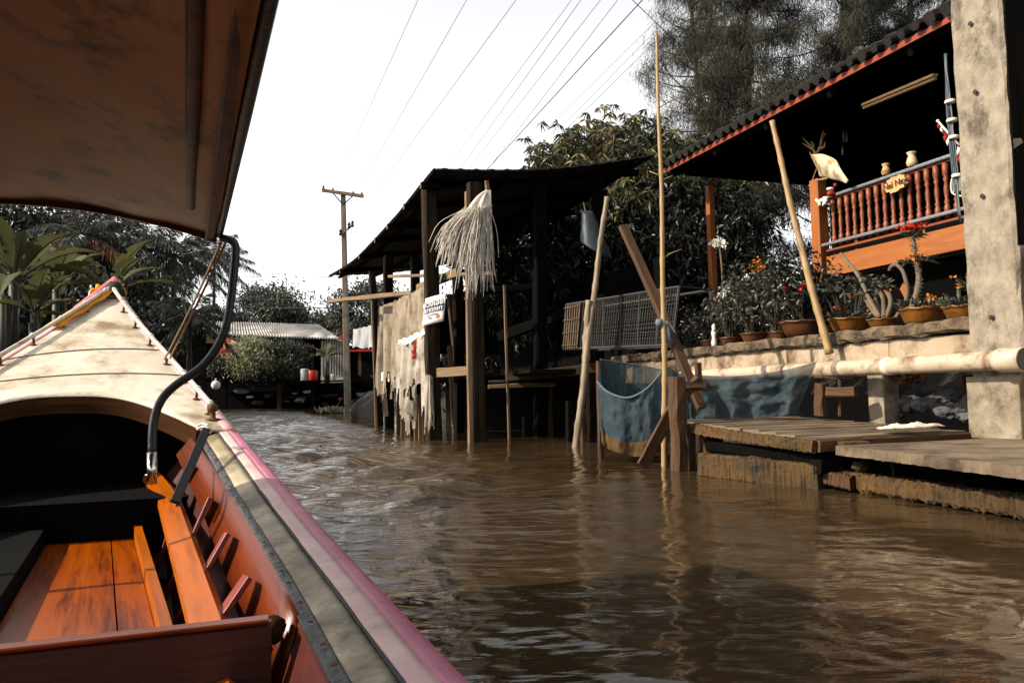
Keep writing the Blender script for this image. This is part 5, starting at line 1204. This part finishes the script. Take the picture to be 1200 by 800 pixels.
for px, L, h, lf, lab in ((905, 6.2, 1.15, 'leaf_dark', 'dense dark shrub in the garden behind the red-flowering pot'), (860, 6.0, .95, 'leaf_dark', 'dark rounded shrub in the garden below the white blossom'), (955, 6.0, .95, 'leaf_grey', 'lighter green shrub in the garden beside the orange newel post'), (812, 6.1, .9, 'leaf_dark', 'shadowy shrub in the garden left of the thin orange post'), (770, 6.0, .9, 'leaf_dark', 'shadowy shrub in the garden behind the wire cage'), (885, 7.2, 1.3, 'leaf_grey', 'tall grey-green shrub deep in the garden under the roof')):
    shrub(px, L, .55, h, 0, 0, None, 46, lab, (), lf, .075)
# white blossom on a stake near the thin post
wf = thing('white_blossom', 'white blossom head on a bare stem by the thin orange post', 'flower', PL(845, 330, 6.3))
leaves('petals', 'petal_white', [tuple(PL(843+random.gauss(0, 4.5), 285+random.gauss(0, 2), 6.3)) for _ in range(90)], unit(90), .06, .05, parent=wf)
b = MB(); b.tube(cubic([PL(847, 345, 6.3), PL(846, 315, 6.3), PL(843, 287, 6.3)], 4), .012, 6); b.build('stem', 'bark_pale', wf)
# figurine on ledge
fg = MB(); c = ledge_pt(837, 4.95); fg.lathe([(.03, 0), (.034, .04), (.022, .10), (.03, .15), (.018, .19), (.024, .22), (.004, .25)], c, 10); tag(fg.build('ledge_figurine', 'white_cloth', smooth=True), 'small pale figurine on the ledge below the thin orange post', 'figurine')
# ================================================================ TREES
def branchy(par, base, h, crown_c, crown_r, n, r0, mat='bark', forks=True):
    b = MB(); top = crown_c+Vector((0, 0, crown_r[2]*.4)); trunk = cubic([base, lerp(base, top, .35)+Vector((random.gauss(0, .15), random.gauss(0, .15), 0)), lerp(base, top, .7)+Vector((random.gauss(0, .15), random.gauss(0, .15), 0)), top], 6)
    b.tube(trunk, [lerp(r0, r0*.25, i/(len(trunk)-1)) for i in range(len(trunk))], 9, jit=.06); cl = []
    for i in range(n):
        v = Vector(tuple(unit(1)[0])); rr = random.uniform(.45, 1.0)**.5; c = crown_c+Vector((v.x*crown_r[0], v.y*crown_r[1], v.z*crown_r[2]))*rr
        s_ = trunk[min(len(trunk)-1, max(3, int(len(trunk)*(.3+.6*random.random()))))]
        p = cubic([s_, lerp(s_, c, .5)+Vector((random.gauss(0, .15), random.gauss(0, .15), -.1)), c], 4); b.tube(p, [lerp(r0*.28, .012, k/(len(p)-1)) for k in range(len(p))], 5); cl.append(c)
    b.build('trunk', mat, par); return cl
def leafy_tree(name, label, cat, base, h, cc_, cr_, n, per, csz, ln, wd, mat, r0=.12, droop=.35, group=None, mat2=None, bark='bark', whorl=False):
    t = thing(name, label, cat, base, group); cl = branchy(t, Vector(base), h, Vector(cc_), cr_, n, r0, bark)
    for mt, sel in ((mat, [c for i, c in enumerate(cl) if not mat2 or i % 3]), (mat2, [c for i, c in enumerate(cl) if mat2 and i % 3 == 0])):
        if not mt or not sel: continue
        C = []; Dv = []
        for c in sel:
            k = int(per*random.uniform(.6, 1.4)); off = rng.normal(size=(k, 3))*csz*random.uniform(.7, 1.3)*np.array([1, 1, .7])
            if whorl:      # whorls of long drooping leaves
                ctr = rng.normal(size=(max(1, k//11), 3))*csz*np.array([1, 1, .65]); off = np.repeat(ctr, 11, 0); d = rng.normal(size=off.shape); d[:, 2] = d[:, 2]*.35-.25
            else: d = rng.normal(size=off.shape); d[:, 2] -= .3
            C.append(np.array(c)+off); Dv.append(d)
        C = np.concatenate(C); Dv = np.concatenate(Dv)
        leaves('crown', mt, C, Dv, ln*rng.uniform(.6, 1.25, len(C)), wd*rng.uniform(.7, 1.2, len(C)), parent=t, droop=droop)
    return t
def gp_(px, D, z=GZ):
    q = P(px, 450, D); q.z = z; return q
# mango behind the shed roof
leafy_tree('mango_tree', 'mango tree with drooping pale leaves rising behind the shed roof', 'tree', gp_(745, 16.5), 6, P(745, 214, 16.0), (1.9, 1.5, 1.05), 60, 420, .34, .20, .046, 'leaf_mango', .16, .45, mat2='leaf_mango_young', whorl=True)
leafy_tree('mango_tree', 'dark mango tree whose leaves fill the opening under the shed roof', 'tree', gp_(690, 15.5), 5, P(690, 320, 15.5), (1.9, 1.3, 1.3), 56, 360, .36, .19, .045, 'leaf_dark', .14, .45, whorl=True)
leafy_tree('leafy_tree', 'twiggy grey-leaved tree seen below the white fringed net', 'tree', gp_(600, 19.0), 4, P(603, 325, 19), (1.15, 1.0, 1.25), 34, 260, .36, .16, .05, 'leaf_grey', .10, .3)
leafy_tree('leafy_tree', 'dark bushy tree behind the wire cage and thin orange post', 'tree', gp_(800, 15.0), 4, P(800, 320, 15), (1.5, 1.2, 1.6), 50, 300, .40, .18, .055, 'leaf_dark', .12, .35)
leafy_tree('leafy_tree', 'small leafy treetop poking above the middle of the shed roof', 'tree', gp_(662, 18.0), 4, P(660, 208, 18.0), (.75, .8, .42), 10, 300, .28, .22, .055, 'leaf_mango', .08, .45, whorl=True)
# feathery casuarinas
def casuarina(label, px, D, h, spread, nb, dens, lean=0, zlo=2.0, mat='needle'):
    base = gp_(px, D); t = thing('casuarina_tree', label, 'tree', base, 'casuarinas behind the house')
    b = MB(); top = base+V(lean, 0, h); trunk = [lerp(base, top, i/16)+V(random.gauss(0, .03), random.gauss(0, .03), 0) for i in range(17)]
    b.tube(trunk, [lerp(.17, .03, i/16) for i in range(17)], 9, jit=.06); C = []; Dv = []
    for i in range(nb):
        z = zlo+(h-zlo-.2)*((i+random.random())/nb); s_ = base+(top-base)*(z/h); a = random.random()*6.283; ln = spread*(1-.55*z/h)*random.uniform(.45, 1.1)
        e = s_+V(math.cos(a)*ln, math.sin(a)*ln, ln*random.uniform(.05, .55)); m_ = lerp(s_, e, .5)+V(0, 0, -.08*ln)
        p = cubic([s_, m_, e], 6); b.tube(p, [lerp(.028, .006, k/(len(p)-1)) for k in range(len(p))], 5)
        for q in range(3):                       # side twigs
            k0 = random.randint(3, len(p)-2); e2 = p[k0]+V(random.gauss(0, .45), random.gauss(0, .45), random.gauss(.1, .3)); b.tube([p[k0], e2], [.009, .003], 4, cap=False)
            k = int(dens*.75); tt = rng.random((k, 1)); C.append(np.array(p[k0])*(1-tt)+np.array(e2)*tt+rng.normal(size=(k, 3))*.11)
        k = int(dens*1.0*(.6+.8*random.random())); idx_ = np.clip((len(p)*(1-rng.random(k)**1.7*.8)).astype(int), 0, len(p)-1)
        C.append(np.array([tuple(v) for v in p])[idx_]+rng.normal(size=(k, 3))*.16)
    b.build('trunk', 'bark', t); C = np.concatenate(C); Dv = rng.normal(size=C.shape)*.55; Dv[:, 2] -= .75
    leaves('crown', mat, C, Dv, .22*rng.uniform(.5, 1.4, len(C)), .011, parent=t, droop=.15, fold=.1); return t
casuarina('tall feathery casuarina with straight trunk right behind the house ridge', 893, 19.0, 13.5, 3.0, 100, 420)
casuarina('feathery casuarina with thinner trunk, dense beside the concrete column', 1010, 18.0, 13.0, 2.8, 90, 420)
casuarina('slim pale casuarina, wispiest and nearest the power lines', 842, 22.0, 12.4, 2.8, 64, 230, lean=-.4, zlo=4)
casuarina('distant casuarina partly behind the concrete column', 1090, 20.0, 14.0, 3.0, 80, 380)
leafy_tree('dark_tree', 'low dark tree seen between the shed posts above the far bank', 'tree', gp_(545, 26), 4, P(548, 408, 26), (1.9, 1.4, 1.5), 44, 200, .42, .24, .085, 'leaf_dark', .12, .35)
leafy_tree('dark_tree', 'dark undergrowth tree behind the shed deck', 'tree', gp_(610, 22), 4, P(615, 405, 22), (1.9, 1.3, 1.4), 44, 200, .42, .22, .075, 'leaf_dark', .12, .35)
# ================================================================ LEFT BANK, FAR BANK, POLE AND WIRES
def palm(label, px, D, py, fr_n, fr_l, name='coconut_palm', z0=GZ, mat='palm_leaf', lean=0.0, r0=.14, group='coconut palms on the far bank', dry=0, lw=.045, nl=46):
    top = P(px, py, D); base = Vector((top.x+lean, top.y, z0)); t = thing(name, label, 'palm tree', base, group)
    b = MB(); tr = cubic([base, lerp(base, top, .5)+V(-lean*.25, 0, 0), top], 8); b.tube(tr, [lerp(r0, r0*.6, i/(len(tr)-1))*(1+.05*(i % 2)) for i in range(len(tr))], 9); b.build('trunk', 'bark', t)
    C = []; Dv = []; LN = []; rb = MB(); C2, D2, L2 = [], [], []
    for i in range(fr_n):
        a = i*2.399+random.uniform(-.2, .2); el = lerp(1.25, -.55, (i+.5)/fr_n)+random.uniform(-.12, .12); ln = fr_l*random.uniform(.8, 1.1)
        d = Vector((math.cos(a)*math.cos(el), math.sin(a)*math.cos(el), math.sin(el))); hz = Vector((math.cos(a), math.sin(a), 0)); side = Vector((-math.sin(a), math.cos(a), 0))
        pts = [top+d*ln*s_+Vector((0, 0, -.42*ln*s_*s_)) for s_ in np.linspace(0, 1, 10)]
        rb.tube(pts, [lerp(.03, .006, k/9) for k in range(10)], 5, cap=False)
        isd = i >= fr_n-dry
        for k in range(nl):
            s_ = .12+.88*k/nl; j = s_*9; q = lerp(pts[int(j)], pts[min(9, int(j)+1)], j-int(j)); tg = (pts[min(9, int(j)+1)]-pts[int(j) if int(j) < 9 else 8]).normalized()
            for sg_ in (-1, 1):
                v = side*sg_*.8+tg*.75+Vector((random.gauss(0, .1), random.gauss(0, .1), -.35+random.gauss(0, .12)))
                (C2 if isd else C).append(tuple(q)); (D2 if isd else Dv).append(tuple(v)); (L2 if isd else LN).append(fr_l*.27*math.sin(math.pi*(.15+.8*s_))**.7*random.uniform(.85, 1.1))
    rb.build('fronds_ribs', 'palm_leaf', t)
    leaves('fronds', mat, C, Dv, LN, lw, parent=t, droop=.35)
    if C2: leaves('dry_fronds', 'palm_dry', C2, D2, L2, lw, parent=t, droop=.5)
    return t
palm('coconut palm with full dark crown directly above the boat prow rope', 204, 34, 300, 24, 2.7)
palm('coconut palm standing clear against the sky beside the canopy pole', 251, 46, 303, 24, 2.9, r0=.12)
palm('coconut palm partly hidden behind the taller one, lower crown', 176, 37, 330, 24, 2.9)
palm('tall coconut palm farthest left, crown cut off by the canopy edge', 140, 32, 275, 24, 3.2)
palm('low young palm with fronds spreading near the water behind the prow', 222, 30, 372, 18, 2.0, r0=.12)
palm('palm with hanging dry orange fronds left of the prow tip', 96, 24, 276, 16, 1.9, dry=5, r0=.10)
def banana(label, px, D, py_top, pyb_z, n, ln, wd, group=None, name='banana_plant', seed=1, tilt=0):
    base = P(px, 450, D); base.z = pyb_z; top = P(px, py_top, D); t = thing(name, label, 'banana plant', base, group); rr = random.Random(seed)
    b = MB(); h = top-base; 
    for q in range(3):
        o_ = Vector((rr.uniform(-.25, .25)*ln*.4, rr.uniform(-.2, .2), 0)) if q else Vector((0, 0, 0)); b.tube([base+o_, base+o_+h*(.62 if q else .75)], [ln*.075, ln*.05], 8, jit=.08)
    b.build('stems', 'banana_stem', t, smooth=True)
    for i in range(n):
        a = i*2.4+rr.uniform(-.3, .3); el = rr.uniform(.55, 1.25) if i < n*.6 else rr.uniform(-.1, .5); L_ = ln*rr.uniform(.75, 1.1)
        hz = Vector((math.cos(a), math.sin(a), 0)); side = Vector((-math.sin(a), math.cos(a), 0)); s0_ = base+h*.72; rows = []; N_ = 18
        tears = {rr.randint(2, N_-2) for _ in range(5)}; tsd = {k: rr.choice((0, 1)) for k in tears}
        for k in range(N_+1):
            s_ = k/N_; ang = el-1.15*s_*s_*(1.1 if i >= n*.6 else .75); c = (rows[-1][0] if rows else s0_)+(hz*math.cos(ang)+Vector((0, 0, math.sin(ang))))*L_/N_
            w_ = wd*(max(0, math.sin(math.pi*min(1, max(0, (s_-.14)/.86))**.72)))*.5+.012; u_ = hz*-math.sin(ang)+Vector((0, 0, math.cos(ang)))
            rows.append((c, [c-side*w_+u_*w_*.35, c-side*w_*.5+u_*w_*.22, c, c+side*w_*.5+u_*w_*.22, c+side*w_+u_*w_*.35]))
        b = MB(); b.grid([r[1] for r in rows], keep=lambda r_, k_: not (r_ in tears and ((k_ < 2) == (tsd[r_] == 0)) and (k_ in (0, 3)))); b.build('leaf', 'banana_leaf', t, smooth=True)
        b = MB(); b.tube([r[0]-Vector((0, 0, .006)) for r in rows], [lerp(ln*.016, .004, k/N_) for k in range(N_+1)], 6, cap=False); b.build('midrib', 'banana_stem', t, smooth=True)
banana('largest banana plant with broad torn leaves at the left edge', 16, 12.5, 285, .9, 11, 1.25, .42, 'banana plants on the left bank', seed=4)
banana('shorter banana plant with upright stalks lower at the left edge', 40, 12.0, 335, .9, 9, .85, .26, 'banana plants on the left bank', seed=9)
banana('banana plant with upright leaves between the large one and the prow', 66, 15.0, 290, .9, 9, 1.2, .42, 'banana plants on the left bank', seed=13)
banana('banana plant with one long drooping leaf just left of the palms', 128, 22.0, 300, .9, 9, 1.9, .5, 'banana plants on the left bank', seed=21)
banana('small yellow-green banana plant on the dock in front of the far house', 382, 41.5, 408, 1.3, 11, 1.25, .34, seed=5)
# dark trees massed on the left bank
for (px, D, py, rx, rz_, n, lab) in ((20, 26, 330, 3.2, 2.6, 60, 'dark broad tree at the left edge behind the largest banana plant'), (84, 34, 345, 2.8, 2.2, 54, 'dark dense tree behind the prow cloth'), (150, 46, 378, 3.2, 2.2, 54, 'dark tree at the foot of the lower palm crown'), (205, 50, 400, 2.6, 1.6, 44, 'dark low tree below the full palm crown'), (52, 20, 372, 1.5, 1.3, 44, 'dark shrubby tree just above the left bow rail'), (70, 27, 285, 1.6, 1.2, 30, 'dark treetop between the dry-fronded palm and the canopy')):
    leafy_tree('dark_tree', lab, 'tree', gp_(px, D), 4, P(px, py, D), (rx, rx*.7, rz_), n, 170, .5, .30, .10, 'leaf_dark', .16, .35, 'dark trees massed on the left bank')
leafy_tree('leafy_tree', 'round-crowned tree rising behind the far house roof', 'tree', gp_(308, 62), 6, P(308, 366, 62), (3.0, 2.5, 1.9), 46, 230, .6, .34, .13, 'leaf_grey', .2, .3)
leafy_tree('leafy_tree', 'lower tree line clump just left of the utility pole', 'tree', gp_(368, 66), 5, P(368, 386, 66), (2.6, 2, 1.1), 26, 200, .5, .34, .13, 'leaf_grey', .2, .3)
leafy_tree('leafy_tree', 'tree behind the utility pole beside the translucent sheet', 'tree', gp_(432, 52), 6, P(432, 368, 52), (2.3, 2, 1.9), 36, 230, .5, .32, .12, 'leaf_grey', .2, .3)
leafy_tree('leafy_tree', 'dark tree between the far palms and the house gable', 'tree', gp_(268, 54), 6, P(264, 386, 54), (1.5, 1.5, 1.2), 24, 220, .5, .32, .11, 'leaf_dark', .2, .3)
# bushes in front of the far house
leafy_tree('round_bush', 'big pale-leaved bush on the dock in front of the far house', 'bush', gp_(296, 42.2, 1.1), 2, P(298, 418, 42.2), (1.15, .9, 1.0), 40, 230, .3, .17, .07, 'leaf_bush', .06, .3)
leafy_tree('round_bush', 'darker bush right of the big pale one before the far house', 'bush', gp_(336, 42.6, 1.1), 2, P(337, 420, 42.6), (.75, .7, .95), 30, 200, .28, .16, .06, 'leaf_grey', .06, .3)
leafy_tree('round_bush', 'small bush below the red banner at the house gable', 'bush', gp_(258, 42.2, 1.1), 2, P(258, 426, 42.2), (.5, .5, .5), 16, 160, .22, .15, .06, 'leaf_grey', .05, .3)
# far house
fh = thing('far_house', 'low grey-tiled house beyond the dock at the end of the canal', 'house', P(318, 450, 47))
DF = 46.0
rl, rr_ = P(243, 378, DF+2.0), P(374, 382, DF+2.0); el_, er_ = P(236, 392, DF-.5), P(398, 398, DF-.5)
b = MB(); rows = []
for i in range(97):
    t = i/96; wv = .07*(1 if i % 2 else -.3); p, q = lerp(rl, rr_, t), lerp(el_, er_, t)
    rows.append([p+V(0, 0, wv), lerp(p, q, .5)+V(0, 0, wv), q+V(0, 0, wv)])
b.grid(rows, thick=.06); b.build('roof', 'far_roof', fh)
b = MB(); b.poly([rl+V(0, 0, -.05), rr_+V(0, 0, -.05), rr_+V(0, 5, -1.4), rl+V(0, 5, -1.4)], V(0, 0, -.05)); b.build('roof', 'far_roof', fh)
ga, gl_, gr_ = P(243, 379, DF-1.2), P(233, 400, DF-1.2), P(254, 393, DF-1.2)
b = MB(); b.beam(gl_, ga+V(0, 0, .0), .10, .16, seg=2); b.beam(ga, gr_, .10, .16, seg=2); b.build('barge_board', 'barge_white', fh)
b = MB(); b.poly([ga+V(0, .15, -.1), gl_+V(.05, .15, 0), P(234, 402, DF-1.05), P(255, 402, DF-1.05), gr_+V(0, .15, 0)], V(0, .05, 0)); b.build('gable_wall', 'far_wood', fh)
def fbox(px0, px1, py0, py1, D, th, mat, name, par): 
    a, c = P(px0, py1, D), P(px1, py0, D); z0, z1 = a.z, c.z; b = MB(); b.box(V((a.x+c.x)/2, D+th/2, (z0+z1)/2), c.x-a.x, th, z1-z0, ch=.02); return b.build(name, mat, par)
fbox(240, 380, 396, 462, DF+1.4, .15, 'black_wood', 'wall', fh)
fbox(376, 402, 399, 460, DF-.2, .2, 'far_block', 'block_wall', fh)
b = MB()
for k in range(9): b.beam(P(376+k*3.1, 400, DF-.24), P(376+k*3.1, 440, DF-.24), .03, .02, seg=1)
b.build('block_joints', 'dark_wood', fh)
for px in (265, 300, 335, 366): fbox(px-1, px+1, 394, 444, DF-.3, .1, 'dark_wood', 'porch_post', fh)
nb_ = thing('far_shelter', 'dark open shelter with a small red roof edge right of the utility pole', 'shelter', P(425, 445, 45))
fbox(402, 447, 404, 462, 46, .15, 'black_wood', 'wall', nb_); fbox(406, 445, 409, 412, 45.0, .6, 'red_plastic', 'roof_edge', nb_); fbox(398, 406, 392, 397, 45, .5, 'red_plastic', 'roof_edge', nb_)
fbox(420, 423, 412, 440, 45.2, .1, 'brown_wood', 'post', nb_)
bn = thing('red_banner', 'red banner with a yellow disc tilted at the far house gable', 'banner', P(268, 410, 43.5))
b = MB(); b.grid([[P(265, 395, 43.6), P(281, 402, 43.6)], [P(255, 414, 43.6), P(268, 421, 43.6)]], thick=.03); b.build('cloth', 'red_banner', bn)
b = MB(); b.lathe([(.20, 0), (.20, .02), (.01, .022)], P(265.5, 405, 43.56), 16, axis=V(0, -1, 0)); b.build('disc', 'yellow_disc', bn)
b = MB(); b.grid([[P(271, 398, 43.55), P(276, 400, 43.55)], [P(269, 402, 43.55), P(274, 404, 43.55)]], thick=.01); b.build('label_patch', 'white_cloth', bn)
# small corrugated roof left of the gable and dark hut under it
hu = thing('corrugated_hut', 'hut with pale corrugated roof sheet just right of the prow', 'hut', P(172, 420, 36))
b = MB(); rows = []
for i in range(17):
    t = i/16; wv = .03*(i % 2); rows.append([lerp(P(166, 362, 36.5), P(176, 363, 36.5), t)+V(0, 0, wv), lerp(P(169, 384, 35), P(180, 381, 35), t)+V(0, 0, wv)])
b.grid(rows, thick=.02); b.build('roof', 'far_roof', hu)
fbox(150, 240, 386, 466, 38, .2, 'black_wood', 'wall', hu)
# dock
dk = thing('far_dock', 'dark timber dock on posts across the end of the canal', 'dock', P(340, 470, 43))
fbox(238, 446, 444, 450, 42.0, 1.6, 'dark_wood', 'deck', dk); fbox(238, 446, 450, 453, 42.3, .12, 'black_wood', 'joist', dk)
for px, w_, mt in ((327, 2.4, 'old_wood'), (399, 3.6, 'black_wood'), (404, 2.0, 'old_wood'), (262, 3, 'black_wood'), (440, 3, 'black_wood'), (366, 2, 'dark_wood')): fbox(px-w_, px+w_, 450, 484, 42.05, .2, mt, 'post', dk)
fbox(238, 446, 447, 482, 43.8, .1, 'black_wood', 'back_boards', dk)
fbox(320, 396, 463, 466, 42.6, .3, 'old_wood', 'lower_rail', dk)
fbox(250, 289, 431, 443, 41.8, .8, 'black_wood', 'planter_box', dk)
ball = MB(); c = P(253, 451, 40.5); ball.sphere(c, .235, 10); ball.lathe([(.05, .22), (.05, .32), (.01, .33)], c, 8)
tag(ball.build('float_ball', 'steel_ball', smooth=True), 'pale round float hanging at the left end of the far dock', 'float')
for i, (px, py0, py1, r, mt, lab) in enumerate(((366.5, 434, 446, .26, 'red_plastic', 'red plastic drum on the far dock'), (357.5, 432, 446, .24, 'grey_plastic', 'grey drum on the far dock left of the red drum'), (390.5, 438, 446, .16, 'grey_plastic', 'grey bucket on the far dock beside the utility pole'), (361, 440, 446, .15, 'petal_orange', 'small orange pot on the far dock between the two drums'))):
    a, c = P(px, py1, 41.6), P(px, py0, 41.6); h = c.z-a.z; b = MB(); b.lathe([(r*.9, 0), (r, h*.1), (r*.96, h*.5), (r, h*.9), (r*.85, h), (.02, h)], a, 14); tag(b.build('drum', mt, smooth=True), lab, 'drum', 'containers on the far dock')
# litter under the dock: generic lumps; jug, log, stone and other kinds are invented
cols = ['grey_plastic', 'white_cloth', 'mossy_board', 'brown_wood', 'grey_rock', 'white_sheet']
nm_ = ['plastic jug', 'pale rag bundle', 'mossy log end', 'brown plank heap', 'grey stone', 'crumpled sheet']
pos_ = ['left of the dock post', 'right of the dock post', 'near the utility pole', 'left of the float', 'beneath the banana plant', 'at the far right end', 'under the bush']
ordn = 'first second third fourth fifth sixth seventh eighth ninth tenth eleventh twelfth thirteenth fourteenth'.split()
for i, px in enumerate((283, 293, 303, 315, 336, 345, 352, 361, 372, 381, 390, 416, 424, 433)):
    py = 458+((i*7) % 16); b = MB(); b.sphere(P(px, py, 43.0), random.uniform(.12, .28), 5, (random.uniform(1, 1.9), 1, random.uniform(.4, .8)), jit=.25)
    k = i % 6
    tag(b.build(('plastic_jug', 'rag_bundle', 'log', 'plank_heap', 'stone', 'crumpled_sheet')[k], cols[k]), nm_[k]+' under the far dock, '+ordn[i]+' piece of litter from the left', ('jug', 'rag', 'log', 'planks', 'stone', 'sheet')[k])  # rag, log, stone and sheet are invented kinds; all are generic lumps
# floating hyacinth
hy = thing('water_hyacinth', 'small floating plant clump with a red bud on the open water', 'water plant', PZ(390, 484, 0))
c = PZ(390, 484, 0); C = [tuple(c+V(random.gauss(0, .22), random.gauss(0, .2), random.uniform(0, .12))) for _ in range(90)]
leaves('leaves', 'leaf_bush', C, [(random.gauss(0, .7), random.gauss(0, .7), .8) for _ in C], .22, .10, parent=hy)
b = MB(); b.tube([c, c+V(.28, 0, .45)], .015, 5); b.sphere(c+V(.28, 0, .5), .07, 5, jit=.1); b.build('bud', 'petal_red', hy)
# ---------------------------------------------------------------- utility pole and wires
DP = 39.0
up_ = thing('utility_pole', 'slim grey utility pole with wooden crossarm beside the far dock', 'utility pole', P(407, 450, DP))
b = MB(); q = P(407.5, 470, DP); q.z = 0; b.beam(q, P(402, 226, DP), .30, .30, up=V(0, 1, 0), seg=12, jit=.02, ch=.12, taper=.72); b.build('shaft', 'pole_conc', up_)
b = MB(); b.beam(P(377.5, 223, DP-.2), P(426, 230, DP-.2), .12, .16, seg=4, jit=.04); b.build('crossarm', 'lit_wood', up_)
for px, py in ((379, 219), (390, 222), (414, 226), (424, 227)):
    b = MB(); b.lathe([(.05, 0), (.07, .05), (.04, .09), (.06, .13), (.03, .2)], P(px, py+3, DP-.2), 8); b.build('insulator', 'insulator', up_, smooth=True)
b = MB(); b.tube([P(390, 226, DP-.2), P(402, 240, DP-.2)], .03, 5); b.tube([P(414, 229, DP-.2), P(402, 240, DP-.2)], .03, 5); b.build('crossarm_brace', 'dark_wood', up_)
b = MB(); b.beam(P(400, 275, DP-.2), P(413, 264, DP-.2), .08, .08, seg=2); b.build('bracket', 'pole_conc', up_)
for px, py in ((399, 276), (409, 268), (413, 266)):
    b = MB(); b.lathe([(.06, 0), (.09, .08), (.05, .14), (.09, .2), (.05, .3), (.02, .32)], P(px, py, DP-.2), 8); b.build('insulator', 'insulator', up_, smooth=True)
def wire(a, c, r, sag, label, grp='power lines overhead'):
    b = MB(); n = 24; b.tube([lerp(a, c, i/n)+V(0, 0, -sag*4*(i/n)*(1-i/n)) for i in range(n+1)], r, 4, cap=False); return tag(b.build('power_line', 'cable_line', origin=lerp(a, c, .5)), label, 'cable', grp)
def skyline(x0, x1, y1, xe=None, ye=285, D0=15.0, r=.010, D1=44.0, label=''):
    # straight in the picture through (x0,0) and (x1,y1)
    r *= 1.1; k = (x1-x0)/y1; a = P(x0-k*170, -170, D0); yb = ye; c = P(x0+k*yb, yb, D1); wire(a, c, r, .0, label)
for args in ((490, 394, 213, None, 222, 15, .006, DP, 'faint wire reaching the left end of the utility crossarm'), (547, 418, 226, None, 226, 15, .007, DP, 'faint wire reaching the middle of the utility crossarm'), (605, 438, 228, None, 232, 15, .008, DP, 'faint wire reaching the right end of the utility crossarm'),
    (670, 525, 195, None, 280, 15, .007, 44, 'thin wire, first right of those reaching the crossarm'), (681, 545, 190, None, 280, 15, .008, 44, 'thin wire close beside the first one over the shed roof'), (704, 553, 193, None, 280, 15, .008, 44, 'thin wire left of the middle over the shed roof'), (724, 576, 193, None, 280, 15, .008, 44, 'thin wire just left of the thickest cable'), (753, 577, 192, None, 280, 15, .017, 44, 'thickest black cable slanting over the shed roof'),
    (794, 602, 190, None, 270, 15, .006, 44, 'faint wire just right of the thickest cable'), (804, 618, 190, None, 265, 15, .007, 44, 'faint wire second right of the thickest cable'), (818, 624, 190, None, 262, 15, .009, 44, 'wire nearest the tall bamboo top on its left')):
    skyline(*args)
wire(P(700, -40, 14), P(880, 128, 17), .010, .05, 'dark wire crossing downward to the right before the casuarinas')
wire(P(930, -16, 13), P(788, 137, 17), .010, .03, 'dark wire crossing downward to the left before the casuarinas')
for (y0, y1, lab) in ((321, 324, 'uppermost of the level wires left of the utility pole'), (346, 350, 'middle level wire left of the utility pole'), (356, 360, 'lowest level wire left of the utility pole')):
    wire(P(230, y0, 52), P(402, y1, DP), .014, .12, lab, 'level wires left of the pole')
